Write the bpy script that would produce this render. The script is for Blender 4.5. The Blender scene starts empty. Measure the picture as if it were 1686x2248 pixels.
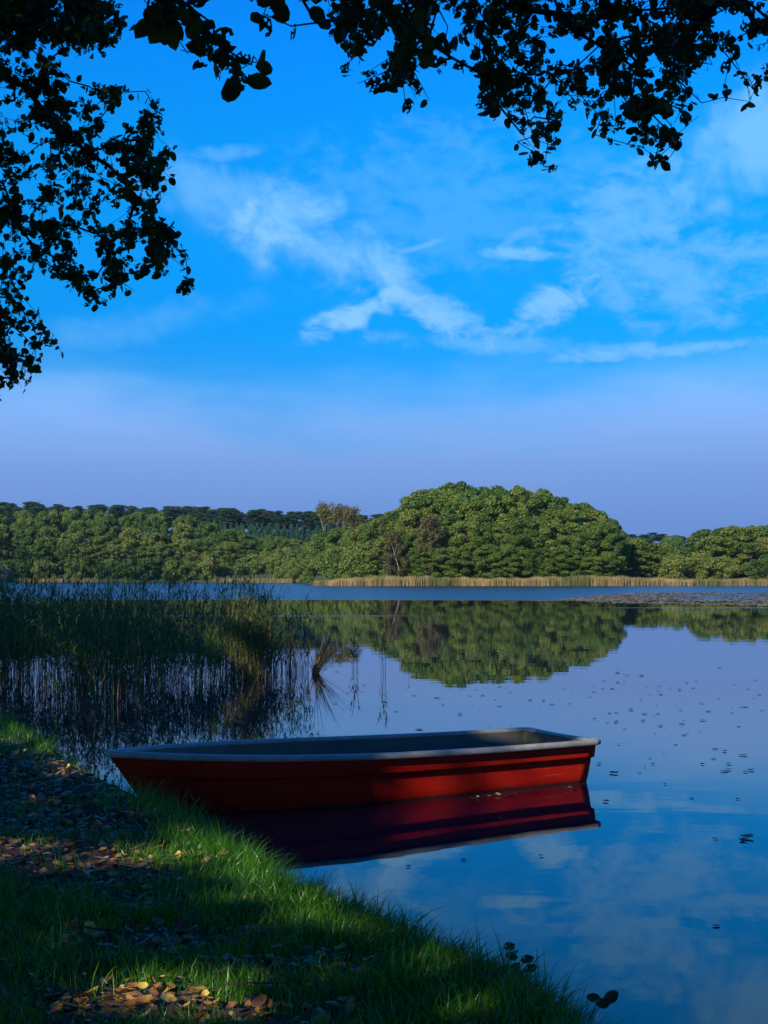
import bpy, math, random
import numpy as np
from mathutils import Vector, Matrix

scene = bpy.context.scene
COL = scene.collection
rng = np.random.default_rng(7)
random.seed(7)
R = math.radians

# ------------------------------------------------------------------ camera
EYE = 1.8                       # metres above the lake
cam = bpy.data.cameras.new('camera')
cam_ob = bpy.data.objects.new('camera', cam)
COL.objects.link(cam_ob)
cam.sensor_fit = 'VERTICAL'
cam.sensor_height = 36.0
cam.lens = 3000 / 2248 * 36
cam.shift_y = (1266 - 1124) / 2248
cam.clip_start = 0.1
cam.clip_end = 9000
cam_ob.location = (0, 0, EYE)
cam_ob.rotation_euler = (R(90), 0, 0)
scene.camera = cam_ob

# ------------------------------------------------------------------ light
SUN_EL = 28.0
SUN_AZ = 214.0                 # clockwise from +Y
TO_SUN = np.array([math.sin(R(SUN_AZ)) * math.cos(R(SUN_EL)),
                   math.cos(R(SUN_AZ)) * math.cos(R(SUN_EL)), math.sin(R(SUN_EL))])
sun = bpy.data.lights.new('sun', 'SUN')
sun.energy = 5.0
sun.angle = R(0.5)
sun.color = (1.0, 0.90, 0.72)
sun_ob = bpy.data.objects.new('sun', sun)
COL.objects.link(sun_ob)
sun_ob.rotation_euler = Vector(TO_SUN).to_track_quat('Z', 'Y').to_euler()
sun_ob.location = (-20, -20, 30)

vs = scene.view_settings
vs.view_transform = 'Standard'
vs.look = 'None'
vs.exposure = 0.0
vs.gamma = 1.0
vs.use_curve_mapping = False
scene.cycles.max_bounces = 8
scene.cycles.diffuse_bounces = 3
scene.cycles.transparent_max_bounces = 8
scene.cycles.use_denoising = True


class NT:
    """small helper to write node maths"""
    def __init__(s, tree):
        s.t = tree
        s.L = tree.links

    def n(s, typ, **kw):
        nd = s.t.nodes.new(typ)
        for k, v in kw.items():
            setattr(nd, k, v)
        return nd

    def m(s, op, a, b=None, c=None, clamp=False):
        nd = s.t.nodes.new('ShaderNodeMath')
        nd.operation = op
        nd.use_clamp = clamp
        for i, v in enumerate((a, b, c)):
            if v is None:
                continue
            if isinstance(v, (int, float)):
                nd.inputs[i].default_value = v
            else:
                s.L.new(v, nd.inputs[i])
        return nd.outputs[0]

    def smooth(s, x, lo, hi):
        nd = s.t.nodes.new('ShaderNodeMapRange')
        nd.interpolation_type = 'SMOOTHSTEP'
        nd.inputs['From Min'].default_value = lo
        nd.inputs['From Max'].default_value = hi
        s.L.new(x, nd.inputs['Value'])
        return nd.outputs[0]

    def ramp(s, x, stops, interp='LINEAR'):
        nd = s.t.nodes.new('ShaderNodeValToRGB')
        cr = nd.color_ramp
        cr.interpolation = interp
        while len(cr.elements) < len(stops):
            cr.elements.new(0.5)
        for e, (p, c) in zip(cr.elements, stops):
            e.position = p
            e.color = (*c, 1)
        s.L.new(x, nd.inputs[0])
        return nd.outputs[0]

    def noise(s, vec, scale, detail=3, rough=0.5, dist=0.0, out='Fac'):
        nd = s.t.nodes.new('ShaderNodeTexNoise')
        nd.inputs['Scale'].default_value = scale
        nd.inputs['Detail'].default_value = detail
        nd.inputs['Roughness'].default_value = rough
        nd.inputs['Distortion'].default_value = dist
        if vec is not None:
            s.L.new(vec, nd.inputs['Vector'])
        return nd.outputs[out]

    def comb(s, x, y, z):
        nd = s.t.nodes.new('ShaderNodeCombineXYZ')
        for i, v in enumerate((x, y, z)):
            if isinstance(v, (int, float)):
                nd.inputs[i].default_value = v
            else:
                s.L.new(v, nd.inputs[i])
        return nd.outputs[0]

    def mix(s, fac, a, b):
        nd = s.t.nodes.new('ShaderNodeMix')
        nd.data_type = 'RGBA'
        if isinstance(fac, (int, float)):
            nd.inputs[0].default_value = fac
        else:
            s.L.new(fac, nd.inputs[0])
        for i, v in ((6, a), (7, b)):
            if isinstance(v, tuple):
                nd.inputs[i].default_value = (*v, 1)
            else:
                s.L.new(v, nd.inputs[i])
        return nd.outputs[2]


# ------------------------------------------------------------------ sky
world = bpy.data.worlds.new('World')
scene.world = world
world.use_nodes = True
world.cycles.sampling_method = 'MANUAL'
world.cycles.sample_map_resolution = 512
W = NT(world.node_tree)
bg = world.node_tree.nodes['Background']
bg.inputs[1].default_value = 0.1
sky = W.n('ShaderNodeTexSky', sky_type='NISHITA', sun_disc=False, sun_elevation=R(SUN_EL), sun_rotation=R(SUN_AZ))
gen = W.n('ShaderNodeTexCoord').outputs['Generated']
sep = W.n('ShaderNodeSeparateXYZ')
W.L.new(gen, sep.inputs[0])
az = W.m('MULTIPLY', W.m('ARCTAN2', sep.outputs[0], sep.outputs[1]), 57.29578)
el = W.m('MULTIPLY', W.m('ARCSINE', sep.outputs[2]), 57.29578)
e01 = W.m('DIVIDE', el, 90, clamp=True)
# clear air: a polarised, saturated blue
tint = W.ramp(e01, [(0.0, (.35, .56, 1.1)), (.07, (.10, .62, 1.35)), (.115, (.012, .76, 1.66)), (.19, (.012, 1.05, 2.05)),
                    (.24, (.012, 1.04, 2.45)), (.34, (.012, .75, 2.1)), (1.0, (.015, .45, 1.3))])
mulc = W.n('ShaderNodeMix', data_type='RGBA', blend_type='MULTIPLY')
mulc.inputs[0].default_value = 1
W.L.new(sky.outputs[0], mulc.inputs[6])
W.L.new(tint, mulc.inputs[7])
clear = mulc.outputs[2]
# thin cirrus: wispy noise stretched along the wind, thick in a few banks
wx = W.m('ADD', W.m('MULTIPLY', az, .82), W.m('MULTIPLY', el, -.57))
wy = W.m('ADD', W.m('MULTIPLY', az, .57), W.m('MULTIPLY', el, .82))
wv = W.comb(W.m('MULTIPLY', wx, .10), W.m('MULTIPLY', wy, .34), .3)
fib = W.noise(wv, 1.5, 7, .62, .25)
puff = W.noise(W.comb(az, el, .7), .32, 7, .6, .5)
fine = W.noise(W.comb(W.m('MULTIPLY', az, .6), el, 2.1), 1.1, 7, .62, .35)
wob1 = W.m('MULTIPLY', W.m('SUBTRACT', W.noise(W.comb(az, el, 5.0), .25, 4, .55), .5), 5.0)
wob2 = W.m('MULTIPLY', W.m('SUBTRACT', W.noise(W.comb(az, el, 9.0), .30, 4, .55), .5), 4.0)


def px_angle(x, y):            # where a display pixel of the 1659-wide photograph looks
    x, y = x * 1.0163, y * 1.0163
    a = math.atan((x - 843) / 3000)
    return math.degrees(a), math.degrees(math.atan((1266 - y) / 3000 * math.cos(a)))


def bank(x, y, lx, ly, rot, amp, wob=.5, tex=None, lo=.3, hi=.75):
    ca, ce = px_angle(x, y)
    lx, ly = lx * .0194, ly * .0194
    dx = W.m('ADD', W.m('SUBTRACT', az, ca), W.m('MULTIPLY', wob1, wob))
    dy = W.m('ADD', W.m('SUBTRACT', el, ce), W.m('MULTIPLY', wob2, wob))
    c, s_ = math.cos(R(rot)), math.sin(R(rot))
    u = W.m('DIVIDE', W.m('ADD', W.m('MULTIPLY', dx, c), W.m('MULTIPLY', dy, s_)), lx)
    v = W.m('DIVIDE', W.m('ADD', W.m('MULTIPLY', dx, -s_), W.m('MULTIPLY', dy, c)), ly)
    r2 = W.m('ADD', W.m('MULTIPLY', u, u), W.m('MULTIPLY', v, v))
    g = W.m('POWER', 2.718, W.m('MULTIPLY', r2, -1.0))
    t = tex if tex is not None else fib
    v_ = W.m('ADD', W.m('MULTIPLY', g, 1.0), W.m('MULTIPLY', W.m('SUBTRACT', t, .5), 2.0 + lo))
    v_ = W.m('ADD', v_, W.m('ADD', W.m('MULTIPLY', W.m('SUBTRACT', fib, .5), 1.1), W.m('MULTIPLY', W.m('SUBTRACT', fine, .5), .8)))
    return W.m('MULTIPLY', W.m('MULTIPLY', W.smooth(v_, .02, 1.2), W.smooth(g, .02, .35)), amp)


banks = [
    bank(640, 495, 210, 85, -24, 1.0, .34, puff, .5, .52),
    bank(520, 430, 200, 70, -12, .55, .4, puff, .2, .6),
    bank(850, 590, 130, 44, -38, 1.0, .3, puff, .4, .5),
    bank(790, 668, 130, 28, 22, .95, .2, fine, .4, .5),
    bank(950, 690, 110, 36, -26, .85, .3, fine, .4, .6),
    bank(1190, 660, 110, 36, 24, .8, .25, fine, .5, .58),
    bank(1140, 548, 110, 15, -4, .7, .08, fine, .25, .6),
    bank(890, 538, 70, 8, 16, .5, .04, fine, .2, .55),
    bank(1110, 515, 60, 13, 25, .4, .1, fine, .3, .65),
    bank(1480, 590, 250, 105, -6, .48, .5, fine, .25, .65),
    bank(1380, 460, 200, 90, 15, .5, .5, fine, .25, .7),
    bank(1640, 320, 150, 110, 30, .62, .5, puff, .22, .6),
    bank(1480, 752, 300, 17, 2, .65, .06, fine, .15, .55),
    bank(1050, 745, 260, 20, -4, .40, .15, fine, .2, .6),
    bank(470, 330, 80, 16, 8, .30, .1, fine, .3, .65),
    bank(1000, 430, 330, 150, 0, .20, .6, fine, .35, .8),
    bank(300, 700, 200, 40, 12, .25, .3, puff, .3, .7),
]
cl = banks[0]
for b in banks[1:]:
    cl = W.m('MAXIMUM', cl, b)
# the same cirrus, thinner, over the rest of the dome
far = W.m('MULTIPLY', W.smooth(W.m('ABSOLUTE', az), 20, 32), W.m('MULTIPLY', W.smooth(puff, .48, .85), .25))
cl = W.m('MAXIMUM', cl, far)
# low veil of haze over the horizon with a soft uneven top edge
edge = W.m('ADD', el, W.m('MULTIPLY', W.m('SUBTRACT', W.noise(W.comb(W.m('MULTIPLY', az, .35), el, 3.3), .30, 6, .58), .5), 5.0))
edge = W.m('SUBTRACT', edge, W.m('MULTIPLY', W.smooth(W.m('ABSOLUTE', W.m('ADD', az, 1.0)), 1.0, 15.0), .9))
veil = W.m('SUBTRACT', 1.0, W.smooth(edge, 4.8, 9.2))
cl = W.m('MAXIMUM', cl, veil, clamp=True)
ccol = W.ramp(e01, [(0.0, (1.25, 2.55, 6.3)), (.025, (1.45, 2.85, 6.7)), (.05, (1.95, 3.6, 7.7)), (.078, (2.5, 4.9, 10.0)),
                    (.10, (2.5, 5.9, 10.3)), (.3, (3.0, 7.4, 10.8)), (1.0, (1.0, 3.2, 8.0))])
W.L.new(W.mix(cl, clear, ccol), bg.inputs[0])


# ------------------------------------------------------------------ helpers
def tag(o, label=None, cat=None, group=None, kind=None):
    if label: o['label'] = label
    if cat: o['category'] = cat
    if group: o['group'] = group
    if kind: o['kind'] = kind
    return o


def empty(name, loc=(0, 0, 0), **kw):
    o = bpy.data.objects.new(name, None)
    o.location = loc
    o.empty_display_size = .2
    COL.objects.link(o)
    return tag(o, **kw)


def link(name, me, parent=None, loc=None):
    o = bpy.data.objects.new(name, me)
    COL.objects.link(o)
    if parent is not None: o.parent = parent
    if loc is not None: o.location = loc
    return o


def fastmesh(name, V, F, mat=None, tint=None, smooth=False):
    """V (n,3); F (m,k) all the same polygon size"""
    me = bpy.data.meshes.new(name)
    V = np.ascontiguousarray(V, dtype=np.float32)
    F = np.ascontiguousarray(F, dtype=np.int32)
    me.vertices.add(len(V))
    me.vertices.foreach_set('co', V.ravel())
    k = F.shape[1]
    me.loops.add(F.size)
    me.loops.foreach_set('vertex_index', F.ravel())
    me.polygons.add(len(F))
    me.polygons.foreach_set('loop_start', np.arange(0, F.size, k, dtype=np.int32))
    if smooth:
        me.polygons.foreach_set('use_smooth', np.ones(len(F), dtype=bool))
    if tint is not None:
        at = me.attributes.new('tint', 'FLOAT', 'POINT')
        at.data.foreach_set('value', np.ascontiguousarray(tint, dtype=np.float32))
    me.update(calc_edges=True)
    if mat: me.materials.append(mat)
    return me


def material(name):
    m = bpy.data.materials.new(name)
    m.use_nodes = True
    return m, NT(m.node_tree), m.node_tree.nodes['Principled BSDF']


def leaf_mat(name, stops, rough=.55, trans=.25, obj_random=False, hue=None, spec=.3, obj_scale=0.0, nscale=.35):
    """stops: colour ramp over the per-leaf random value"""
    m, N, P = material(name)
    if obj_random:
        f = N.n('ShaderNodeObjectInfo').outputs['Random']
    else:
        f = N.n('ShaderNodeAttribute', attribute_name='tint').outputs['Fac']
    if obj_scale:
        r = N.n('ShaderNodeObjectInfo').outputs['Random']
        pos = N.n('ShaderNodeNewGeometry').outputs['Position']
        nz = N.noise(pos, nscale, 2)
        f = N.m('ADD', N.m('MULTIPLY', f, 1 - obj_scale), N.m('MULTIPLY', N.m('ADD', N.m('MULTIPLY', r, .7), N.m('MULTIPLY', nz, .3)), obj_scale))
    c = N.ramp(f, stops)
    N.L.new(c, P.inputs['Base Color'])
    P.inputs['Roughness'].default_value = rough
    P.inputs['Specular IOR Level'].default_value = spec
    if trans:
        tr = N.n('ShaderNodeBsdfTranslucent')
        mx = N.n('ShaderNodeMixShader')
        mx.inputs[0].default_value = trans
        N.L.new(c, tr.inputs['Color'])
        N.L.new(P.outputs[0], mx.inputs[1])
        N.L.new(tr.outputs[0], mx.inputs[2])
        N.L.new(mx.outputs[0], m.node_tree.nodes['Material Output'].inputs[0])
    return m


def bark_mat(name, c1, c2, scale=6):
    m, N, P = material(name)
    pos = N.n('ShaderNodeTexCoord').outputs['Object']
    f = N.noise(pos, scale, 5, .65)
    N.L.new(N.ramp(f, [(.3, c1), (.7, c2)]), P.inputs['Base Color'])
    P.inputs['Roughness'].default_value = .9
    b = N.n('ShaderNodeBump')
    b.inputs['Strength'].default_value = .5
    b.inputs['Distance'].default_value = .02
    N.L.new(f, b.inputs['Height'])
    N.L.new(b.outputs[0], P.inputs['Normal'])
    return m


def tubes(segs, sides=5):
    """segs: list of (p0, p1, r0, r1)"""
    V, F = [], []
    a = np.linspace(0, 2 * np.pi, sides, endpoint=False)
    for p0, p1, r0, r1 in segs:
        p0 = np.asarray(p0, float); p1 = np.asarray(p1, float)
        d = p1 - p0
        L = np.linalg.norm(d)
        if L < 1e-6: continue
        d /= L
        u = np.cross(d, (0, 0, 1) if abs(d[2]) < .9 else (1, 0, 0))
        u /= np.linalg.norm(u)
        v = np.cross(d, u)
        ring = np.cos(a)[:, None] * u + np.sin(a)[:, None] * v
        b = len(V) * sides * 2
        V.append(np.vstack([p0 - d * r0 * .3 + ring * r0, p1 + d * r1 * .3 + ring * r1]))
        i = np.arange(sides); j = (i + 1) % sides
        F.append(np.stack([i, j, j + sides, i + sides], 1) + b)
    return np.vstack(V), np.vstack(F)


def unit(v):
    return v / (np.linalg.norm(v, axis=-1, keepdims=True) + 1e-9)


def P(x, y, d):                # a point d metres ahead, seen at display pixel x, y of the photograph
    return np.array([(x * 1.0163 - 843) / 3000 * d, d, EYE + (1266 - y * 1.0163) / 3000 * d])


# ------------------------------------------------------------------ terrain
SHORE = np.array([(-300, 440), (-150, 200), (-60, 80), (-24, 42), (-13.5, 30), (-8.8, 22.5), (-6.2, 18.5), (-4.38, 15.6), (-3.44, 13.9), (-2.46, 11.5),
                  (-1.95, 10.5), (-1.36, 9.35), (-.957, 8.57), (-.60, 7.72), (-.43, 7.3), (-.03, 6.62), (.35, 6.05), (.62, 5.6), (.76, 5.2),
                  (.80, 4.8), (.84, 4.0), (.95, 2.4), (1.7, .2), (4.0, -2.2), (9, -3.2), (14, -.8), (19, 3.5), (25, 8), (35, 9), (60, 0), (110, -40), (400, -80)], float)  # the unseen cove on the right is invented to carry skylight-blocking alders
FAR = np.array([(-3500, 440), (-110, 434), (-60, 432), (-24, 402), (-17, 330), (-14.5, 276), (-10, 271), (30, 270), (72, 272), (90, 276), (160, 285), (600, 330), (3500, 500)], float)


def near_d(x, y):
    """signed distance to the near shore, positive on land"""
    p = np.stack([x, y], -1)
    best = np.full(x.shape, 1e9)
    side = np.zeros(x.shape)
    for a, b in zip(SHORE[:-1], SHORE[1:]):
        ab = b - a
        t = np.clip(((p - a) @ ab) / (ab @ ab), 0, 1)
        q = a + t[..., None] * ab
        d = np.hypot(p[..., 0] - q[..., 0], p[..., 1] - q[..., 1])
        cr = ab[0] * (p[..., 1] - a[1]) - ab[1] * (p[..., 0] - a[0])
        m = d < best - 1e-9
        best = np.where(m, d, best)
        side = np.where(m, np.sign(-cr), side)
    return best * side


def wobble(x, y):
    return (np.sin(x * 2.3 + np.sin(y * 1.7) * 1.3) * np.cos(y * 2.9 + x * .8) * .5 + np.sin(x * 6.1 + y * 4.3) * .25 + np.sin(x * 9.7 - y * 8.1 + 2) * .15)


def sstep(t):
    t = np.clip(t, 0, 1)
    return t * t * (3 - 2 * t)


def ground_z(x, y):
    x = np.asarray(x, float); y = np.asarray(y, float)
    d = near_d(x, y) + .07 * wobble(x * 1.3, y * 1.3)
    zn = -.5 + .5 * sstep((d + .5) / .5) + .23 * sstep(d / .24) + .10 * sstep((d - .2) / 3.0) + .02 * wobble(x * .9, y * .9) * sstep(d / .5) \
        + np.clip(d - 4, 0, 400) * .02
    fs = np.interp(x, FAR[:, 0], FAR[:, 1])
    e = y - fs
    lim = np.interp(x, [-30, -5, 60, 100], [16, 3.0, 3.0, 9])
    rate = np.interp(x, [-30, -5, 60, 100], [.115, .07, .05, .06])
    zf = -1.5 + 1.9 * sstep((e + 3) / 4) + np.minimum(np.clip(e, 0, None) * rate, lim)
    back = 15.0 * sstep((y - 480) / 140) + 8 * sstep((y - 800) / 700)
    zf = np.where(e > 0, np.maximum(zf, np.minimum(back, zf + back)), zf)
    return np.maximum(np.where(d > -3, zn, -1.5), zf)


def axis(lo, hi, step, far_lo, far_hi, extra=()):
    a = list(np.arange(lo, hi + step / 2, step))
    s, v = step, hi
    while v < far_hi:
        s *= 1.35
        v += min(s, 160)
        a.append(v)
    s, v = step, lo
    while v > far_lo:
        s *= 1.35
        v -= min(s, 160)
        a.append(v)
    a += list(extra)
    return np.array(sorted(set(np.round(a, 4))))


gx = axis(-6.5, 2.0, .06, -1600, 1600, np.arange(-240, 241, 8.0))
gy = axis(2.4, 18.0, .08, -300, 1700, np.arange(262, 700, 7.0))
X, Y = np.meshgrid(gx, gy)
Z = ground_z(X, Y)
Vg = np.stack([X, Y, Z], -1).reshape(-1, 3)
nx, ny = len(gx), len(gy)
I = (np.arange(ny - 1)[:, None] * nx + np.arange(nx - 1)[None, :]).ravel()
Fg = np.stack([I, I + 1, I + 1 + nx, I + nx], 1)
m_ground, N, Pn = material('soil')
pos = N.n('ShaderNodeNewGeometry').outputs['Position']
f1 = N.noise(pos, 3.0, 6, .65)
f2 = N.noise(pos, 38.0, 4, .7)
c = N.ramp(f1, [(.3, (.035, .024, .016)), (.55, (.06, .042, .03)), (.8, (.085, .07, .05))])
c = N.mix(N.m('MULTIPLY', f2, .6), c, (.03, .024, .018))
sp = N.n('ShaderNodeSeparateXYZ'); N.L.new(pos, sp.inputs[0])
c = N.mix(N.smooth(sp.outputs[1], 60, 120), c, (.05, .065, .02))
N.L.new(c, Pn.inputs['Base Color'])
Pn.inputs['Roughness'].default_value = .95
b = N.n('ShaderNodeBump'); b.inputs['Strength'].default_value = .6; b.inputs['Distance'].default_value = .02
N.L.new(f2, b.inputs['Height']); N.L.new(b.outputs[0], Pn.inputs['Normal'])
tag(link('ground', fastmesh('ground', Vg, Fg, m_ground, smooth=True)), kind='structure')

# ------------------------------------------------------------------ water
m_water, N, Pn = material('lake_water')
pos = N.n('ShaderNodeNewGeometry').outputs['Position']
sp = N.n('ShaderNodeSeparateXYZ'); N.L.new(pos, sp.inputs[0])
px_, py_ = sp.outputs[0], sp.outputs[1]
# a breeze ruffles the far half of the lake; nearer it lies glassy
edge = N.m('ADD', py_, N.m('MULTIPLY', N.m('SUBTRACT', N.noise(N.comb(N.m('MULTIPLY', px_, .03), N.m('MULTIPLY', py_, .08), 0), 1.0, 2), .5), 9.0))
ruf = N.smooth(edge, 103, 108)
streak = N.noise(N.comb(N.m('MULTIPLY', px_, .008), N.m('MULTIPLY', py_, .12), 2), 1.0, 3)
streak = N.m('MULTIPLY', N.smooth(streak, .60, .68), N.m('MULTIPLY', N.smooth(py_, 42, 70), .25))
ruf = N.m('MAXIMUM', ruf, streak)
swell = N.noise(N.comb(N.m('MULTIPLY', px_, .35), N.m('MULTIPLY', py_, 1.0), 0), 1.1, 3, .5)
ripple = N.noise(N.comb(N.m('MULTIPLY', px_, 1.6), N.m('MULTIPLY', py_, 2.4), 4), 1.5, 4, .6)
b1 = N.n('ShaderNodeBump'); b1.inputs['Distance'].default_value = .0016; b1.inputs['Strength'].default_value = 1
N.L.new(swell, b1.inputs['Height'])
b2 = N.n('ShaderNodeBump'); b2.inputs['Distance'].default_value = .12
N.L.new(ruf, b2.inputs['Strength'])
N.L.new(ripple, b2.inputs['Height']); N.L.new(b1.outputs[0], b2.inputs['Normal'])
N.L.new(b2.outputs[0], Pn.inputs['Normal'])
Pn.inputs['Base Color'].default_value = (.011, .016, .034, 1)
Pn.inputs['IOR'].default_value = 1.34
Pn.inputs['Specular IOR Level'].default_value = .55
N.L.new(N.m('ADD', .0, N.m('MULTIPLY', ruf, .22)), Pn.inputs['Roughness'])
wv_ = np.array([(-1500, -200, 0), (1500, -200, 0), (1500, 620, 0), (-1500, 620, 0)], float)
tag(link('water', fastmesh('water', wv_, np.array([[0, 1, 2, 3]]), m_water)), kind='structure')

# ------------------------------------------------------------------ far trees
def crown_mesh(name, lobes, n_per, size, mat, seed, flat=1.0):
    """lobes: (cx,cy,cz,rx,ry,rz); leaf sprays on the outside of every lobe"""
    g = np.random.default_rng(seed)
    PV, T = [], []
    for (cx, cy, cz, rx, ry, rz) in lobes:
        n = int(n_per * (rx * ry) ** .8 + 8)
        d = unit(g.normal(size=(n, 3)) + np.array([0, 0, .35]))
        rad = g.uniform(.3, 1.3, (n, 1)) ** .7
        p = np.array([cx, cy, cz]) + d * rad * np.array([rx, ry, rz])
        nrm = unit(d * np.array([1 / rx, 1 / ry, 1 / rz]) + g.normal(size=(n, 3)) * .62)
        up = unit(g.normal(size=(n, 3)))
        t1 = unit(np.cross(nrm, up)); t2 = np.cross(nrm, t1)
        s = size * g.uniform(.55, 1.35, (n, 1))
        t2 = t2 * g.uniform(.5, 1, (n, 1)) * flat
        bend = nrm * s * g.uniform(-.25, .1, (n, 1))
        q = np.stack([p - t1 * s + bend, p - t2 * s, p + t1 * s + bend, p + t2 * s], 1)
        PV.append(q.reshape(-1, 3))
        lt = g.uniform(-.15, .15)
        T.append(np.repeat(np.clip(g.uniform(.2, .8, n) + lt, 0, 1), 4))
    V = np.vstack(PV)
    F = np.arange(len(V)).reshape(-1, 4)
    return fastmesh(name, V, F, mat, np.concatenate(T))


def dome_lobes(g, h, r, n, base=.10, lr=(.2, .33), squash=.8, top=.5):
    out = []
    for i in range(n):
        z = base + (1 - base) * ((i + g.uniform(0, 1)) / n) ** .9
        q = (z - .48) / .56
        w = math.sqrt(max(.05, 1 - q * q)) if q > 0 else 1 - .22 * q * q
        a = i * 2.39996 + g.uniform(-.9, .9)
        rr = r * w * g.uniform(.45, .98)
        s = r * g.uniform(*lr)
        out.append((math.cos(a) * rr, math.sin(a) * rr, z * h - s * squash * .9, s * g.uniform(.8, 1.35), s * g.uniform(.8, 1.35), s * squash * g.uniform(.8, 1.2)))
    out.append((0, 0, h * .5, r * .55, r * .55, h * .36))
    return out


m_decid = leaf_mat('deciduous_leaves', [(.15, (.040, .095, .016)), (.40, (.10, .165, .026)), (.62, (.17, .215, .036)), (.9, (.29, .265, .055))], .6, .2, obj_scale=.62)
m_island = leaf_mat('alder_island_leaves', [(.12, (.036, .090, .014)), (.40, (.085, .155, .020)), (.6, (.155, .205, .026)), (.9, (.28, .265, .05))], .6, .2, obj_scale=.5)
m_pine = leaf_mat('pine_needles', [(.1, (.014, .045, .02)), (.5, (.03, .078, .034)), (.9, (.06, .105, .04))], .7, .1, obj_scale=.4)
m_teal = leaf_mat('young_conifer_needles', [(.1, (.018, .070, .040)), (.9, (.05, .13, .065))], .7, .1, obj_scale=.3)
m_autumn = leaf_mat('autumn_leaves', [(.1, (.08, .08, .025)), (.5, (.16, .14, .035)), (.9, (.26, .20, .045))], .6, .25)
m_rust = leaf_mat('rusty_leaves', [(.1, (.075, .07, .022)), (.6, (.13, .11, .035)), (.9, (.19, .15, .045))], .6, .2, obj_scale=.2)
m_bark = bark_mat('grey_bark', (.05, .042, .034), (.13, .115, .095), 3)
m_birch = bark_mat('pale_bark', (.14, .125, .10), (.32, .28, .23), 2)
m_pinebark = bark_mat('pine_bark', (.08, .045, .028), (.16, .09, .05), 3)


def trunk_mesh(name, h, r, mat, seed, limbs=5, lean=0.0):
    g = np.random.default_rng(seed)
    segs, p = [], np.array([0, 0, -.6])
    n = 6
    for i in range(n):
        q = np.array([lean * (i + 1) / n + g.normal() * .12, g.normal() * .12, (h + .6) * (i + 1) / n - .6])
        segs.append((p, q, r * (1 - i / n * .8), r * (1 - (i + 1) / n * .8)))
        if i >= 2:
            for k in range(limbs // 3 + 1):
                a = g.uniform(0, 6.28)
                e = q + np.array([math.cos(a), math.sin(a), g.uniform(.4, 1.0)]) * h * g.uniform(.1, .2)
                segs.append((q, e, r * .35, r * .1))
        p = q
    V, F = tubes(segs, 6)
    return fastmesh(name, V, F, mat, smooth=True)


PROTO = {}
g0 = np.random.default_rng(11)
for i in range(5):
    PROTO['decid', i] = (crown_mesh('crown', dome_lobes(g0, 14, 4.8, 56, .06, (.13, .30), .9), 330, .21, m_decid, 20 + i), trunk_mesh('trunk', 9, .22, m_bark, i), 14)
for i in range(5):
    PROTO['island', i] = (crown_mesh('crown', dome_lobes(g0, 16, 5.4, 80, .03, (.11, .27), .85), 360, .205, m_island, 40 + i), trunk_mesh('trunk', 11, .25, m_bark, 9 + i), 16)
for i in range(3):
    PROTO['bush', i] = (crown_mesh('crown', dome_lobes(g0, 6, 3.4, 18, .05, (.25, .4), .75), 260, .18, m_decid, 60 + i), trunk_mesh('trunk', 3.5, .1, m_bark, 19 + i), 6)
for i in range(3):
    L = []
    for k in range(18):
        z = 9 + 9 * k / 17
        a = k * 2.4
        rr = 2.6 * math.sin(math.pi * min(1, (z - 7.5) / 11.5)) * g0.uniform(.4, 1)
        s = g0.uniform(.8, 1.4)
        L.append((math.cos(a) * rr, math.sin(a) * rr, z, s * 1.2, s * 1.2, s * .6))
    PROTO['pine', i] = (crown_mesh('crown', L, 240, .2, m_pine, 70 + i), trunk_mesh('trunk', 17, .2, m_pinebark, 29 + i), 18)
for i in range(2):
    L = []
    for k in range(14):
        z = .6 + 7.6 * k / 13
        rr = 1.7 * (1 - z / 8.8)
        for a in np.arange(3) * 2.1 + k:
            L.append((math.cos(a) * rr * .6, math.sin(a) * rr * .6, z, rr * .6 + .15, rr * .6 + .15, .4))
    PROTO['conifer', i] = (crown_mesh('crown', L, 80, .2, m_teal, 80 + i), trunk_mesh('trunk', 7, .1, m_pinebark, 39 + i, 0), 8)
PROTO['rust', 0] = (crown_mesh('crown', dome_lobes(g0, 14, 4.2, 30, .15, (.2, .34)), 170, .2, m_rust, 90), trunk_mesh('trunk', 11, .22, m_bark, 50), 14)
# half bare autumn tree: forked pale trunk, thin crown
def sparse_crown(seed, n, h, r, z0, size=.22):
    g = np.random.default_rng(seed)
    segs, tips = [], []
    def grow(p, d, L, rad, lvl):
        q = p + d * L
        segs.append((p, q, rad, rad * .65))
        if lvl == 0:
            tips.append(q); return
        for _ in range(3 if lvl > 1 else 4):
            nd = unit(d + g.normal(size=3) * .42 + np.array([0, 0, .12]))
            grow(q, nd, L * g.uniform(.62, .85), rad * .62, lvl - 1)
    grow(np.array([0, 0, -.5]), unit(np.array([-.04, 0, 1])), h * .45, .26, 4)
    grow(np.array([1.6, .3, -.5]), unit(np.array([.06, 0, 1])), h * .42, .22, 4)
    V, F = tubes(segs, 4)
    T = np.array(tips)
    k = g.integers(0, len(T), n)
    p = T[k] + g.normal(size=(n, 3)) * .45
    nrm = unit(g.normal(size=(n, 3)))
    t1 = unit(np.cross(nrm, unit(g.normal(size=(n, 3))))); t2 = np.cross(nrm, t1) * .7
    s = size * g.uniform(.5, 1.2, (n, 1))
    q = np.stack([p - t1 * s, p - t2 * s, p + t1 * s, p + t2 * s], 1).reshape(-1, 3)
    return (fastmesh('crown', q, np.arange(len(q)).reshape(-1, 4), m_autumn, np.repeat(g.uniform(0, 1, n), 4)), fastmesh('trunk', V, F, m_birch, smooth=True), 16)
PROTO['bare', 0] = sparse_crown(3, 6500, 11.0, 4, 7, .2)

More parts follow.
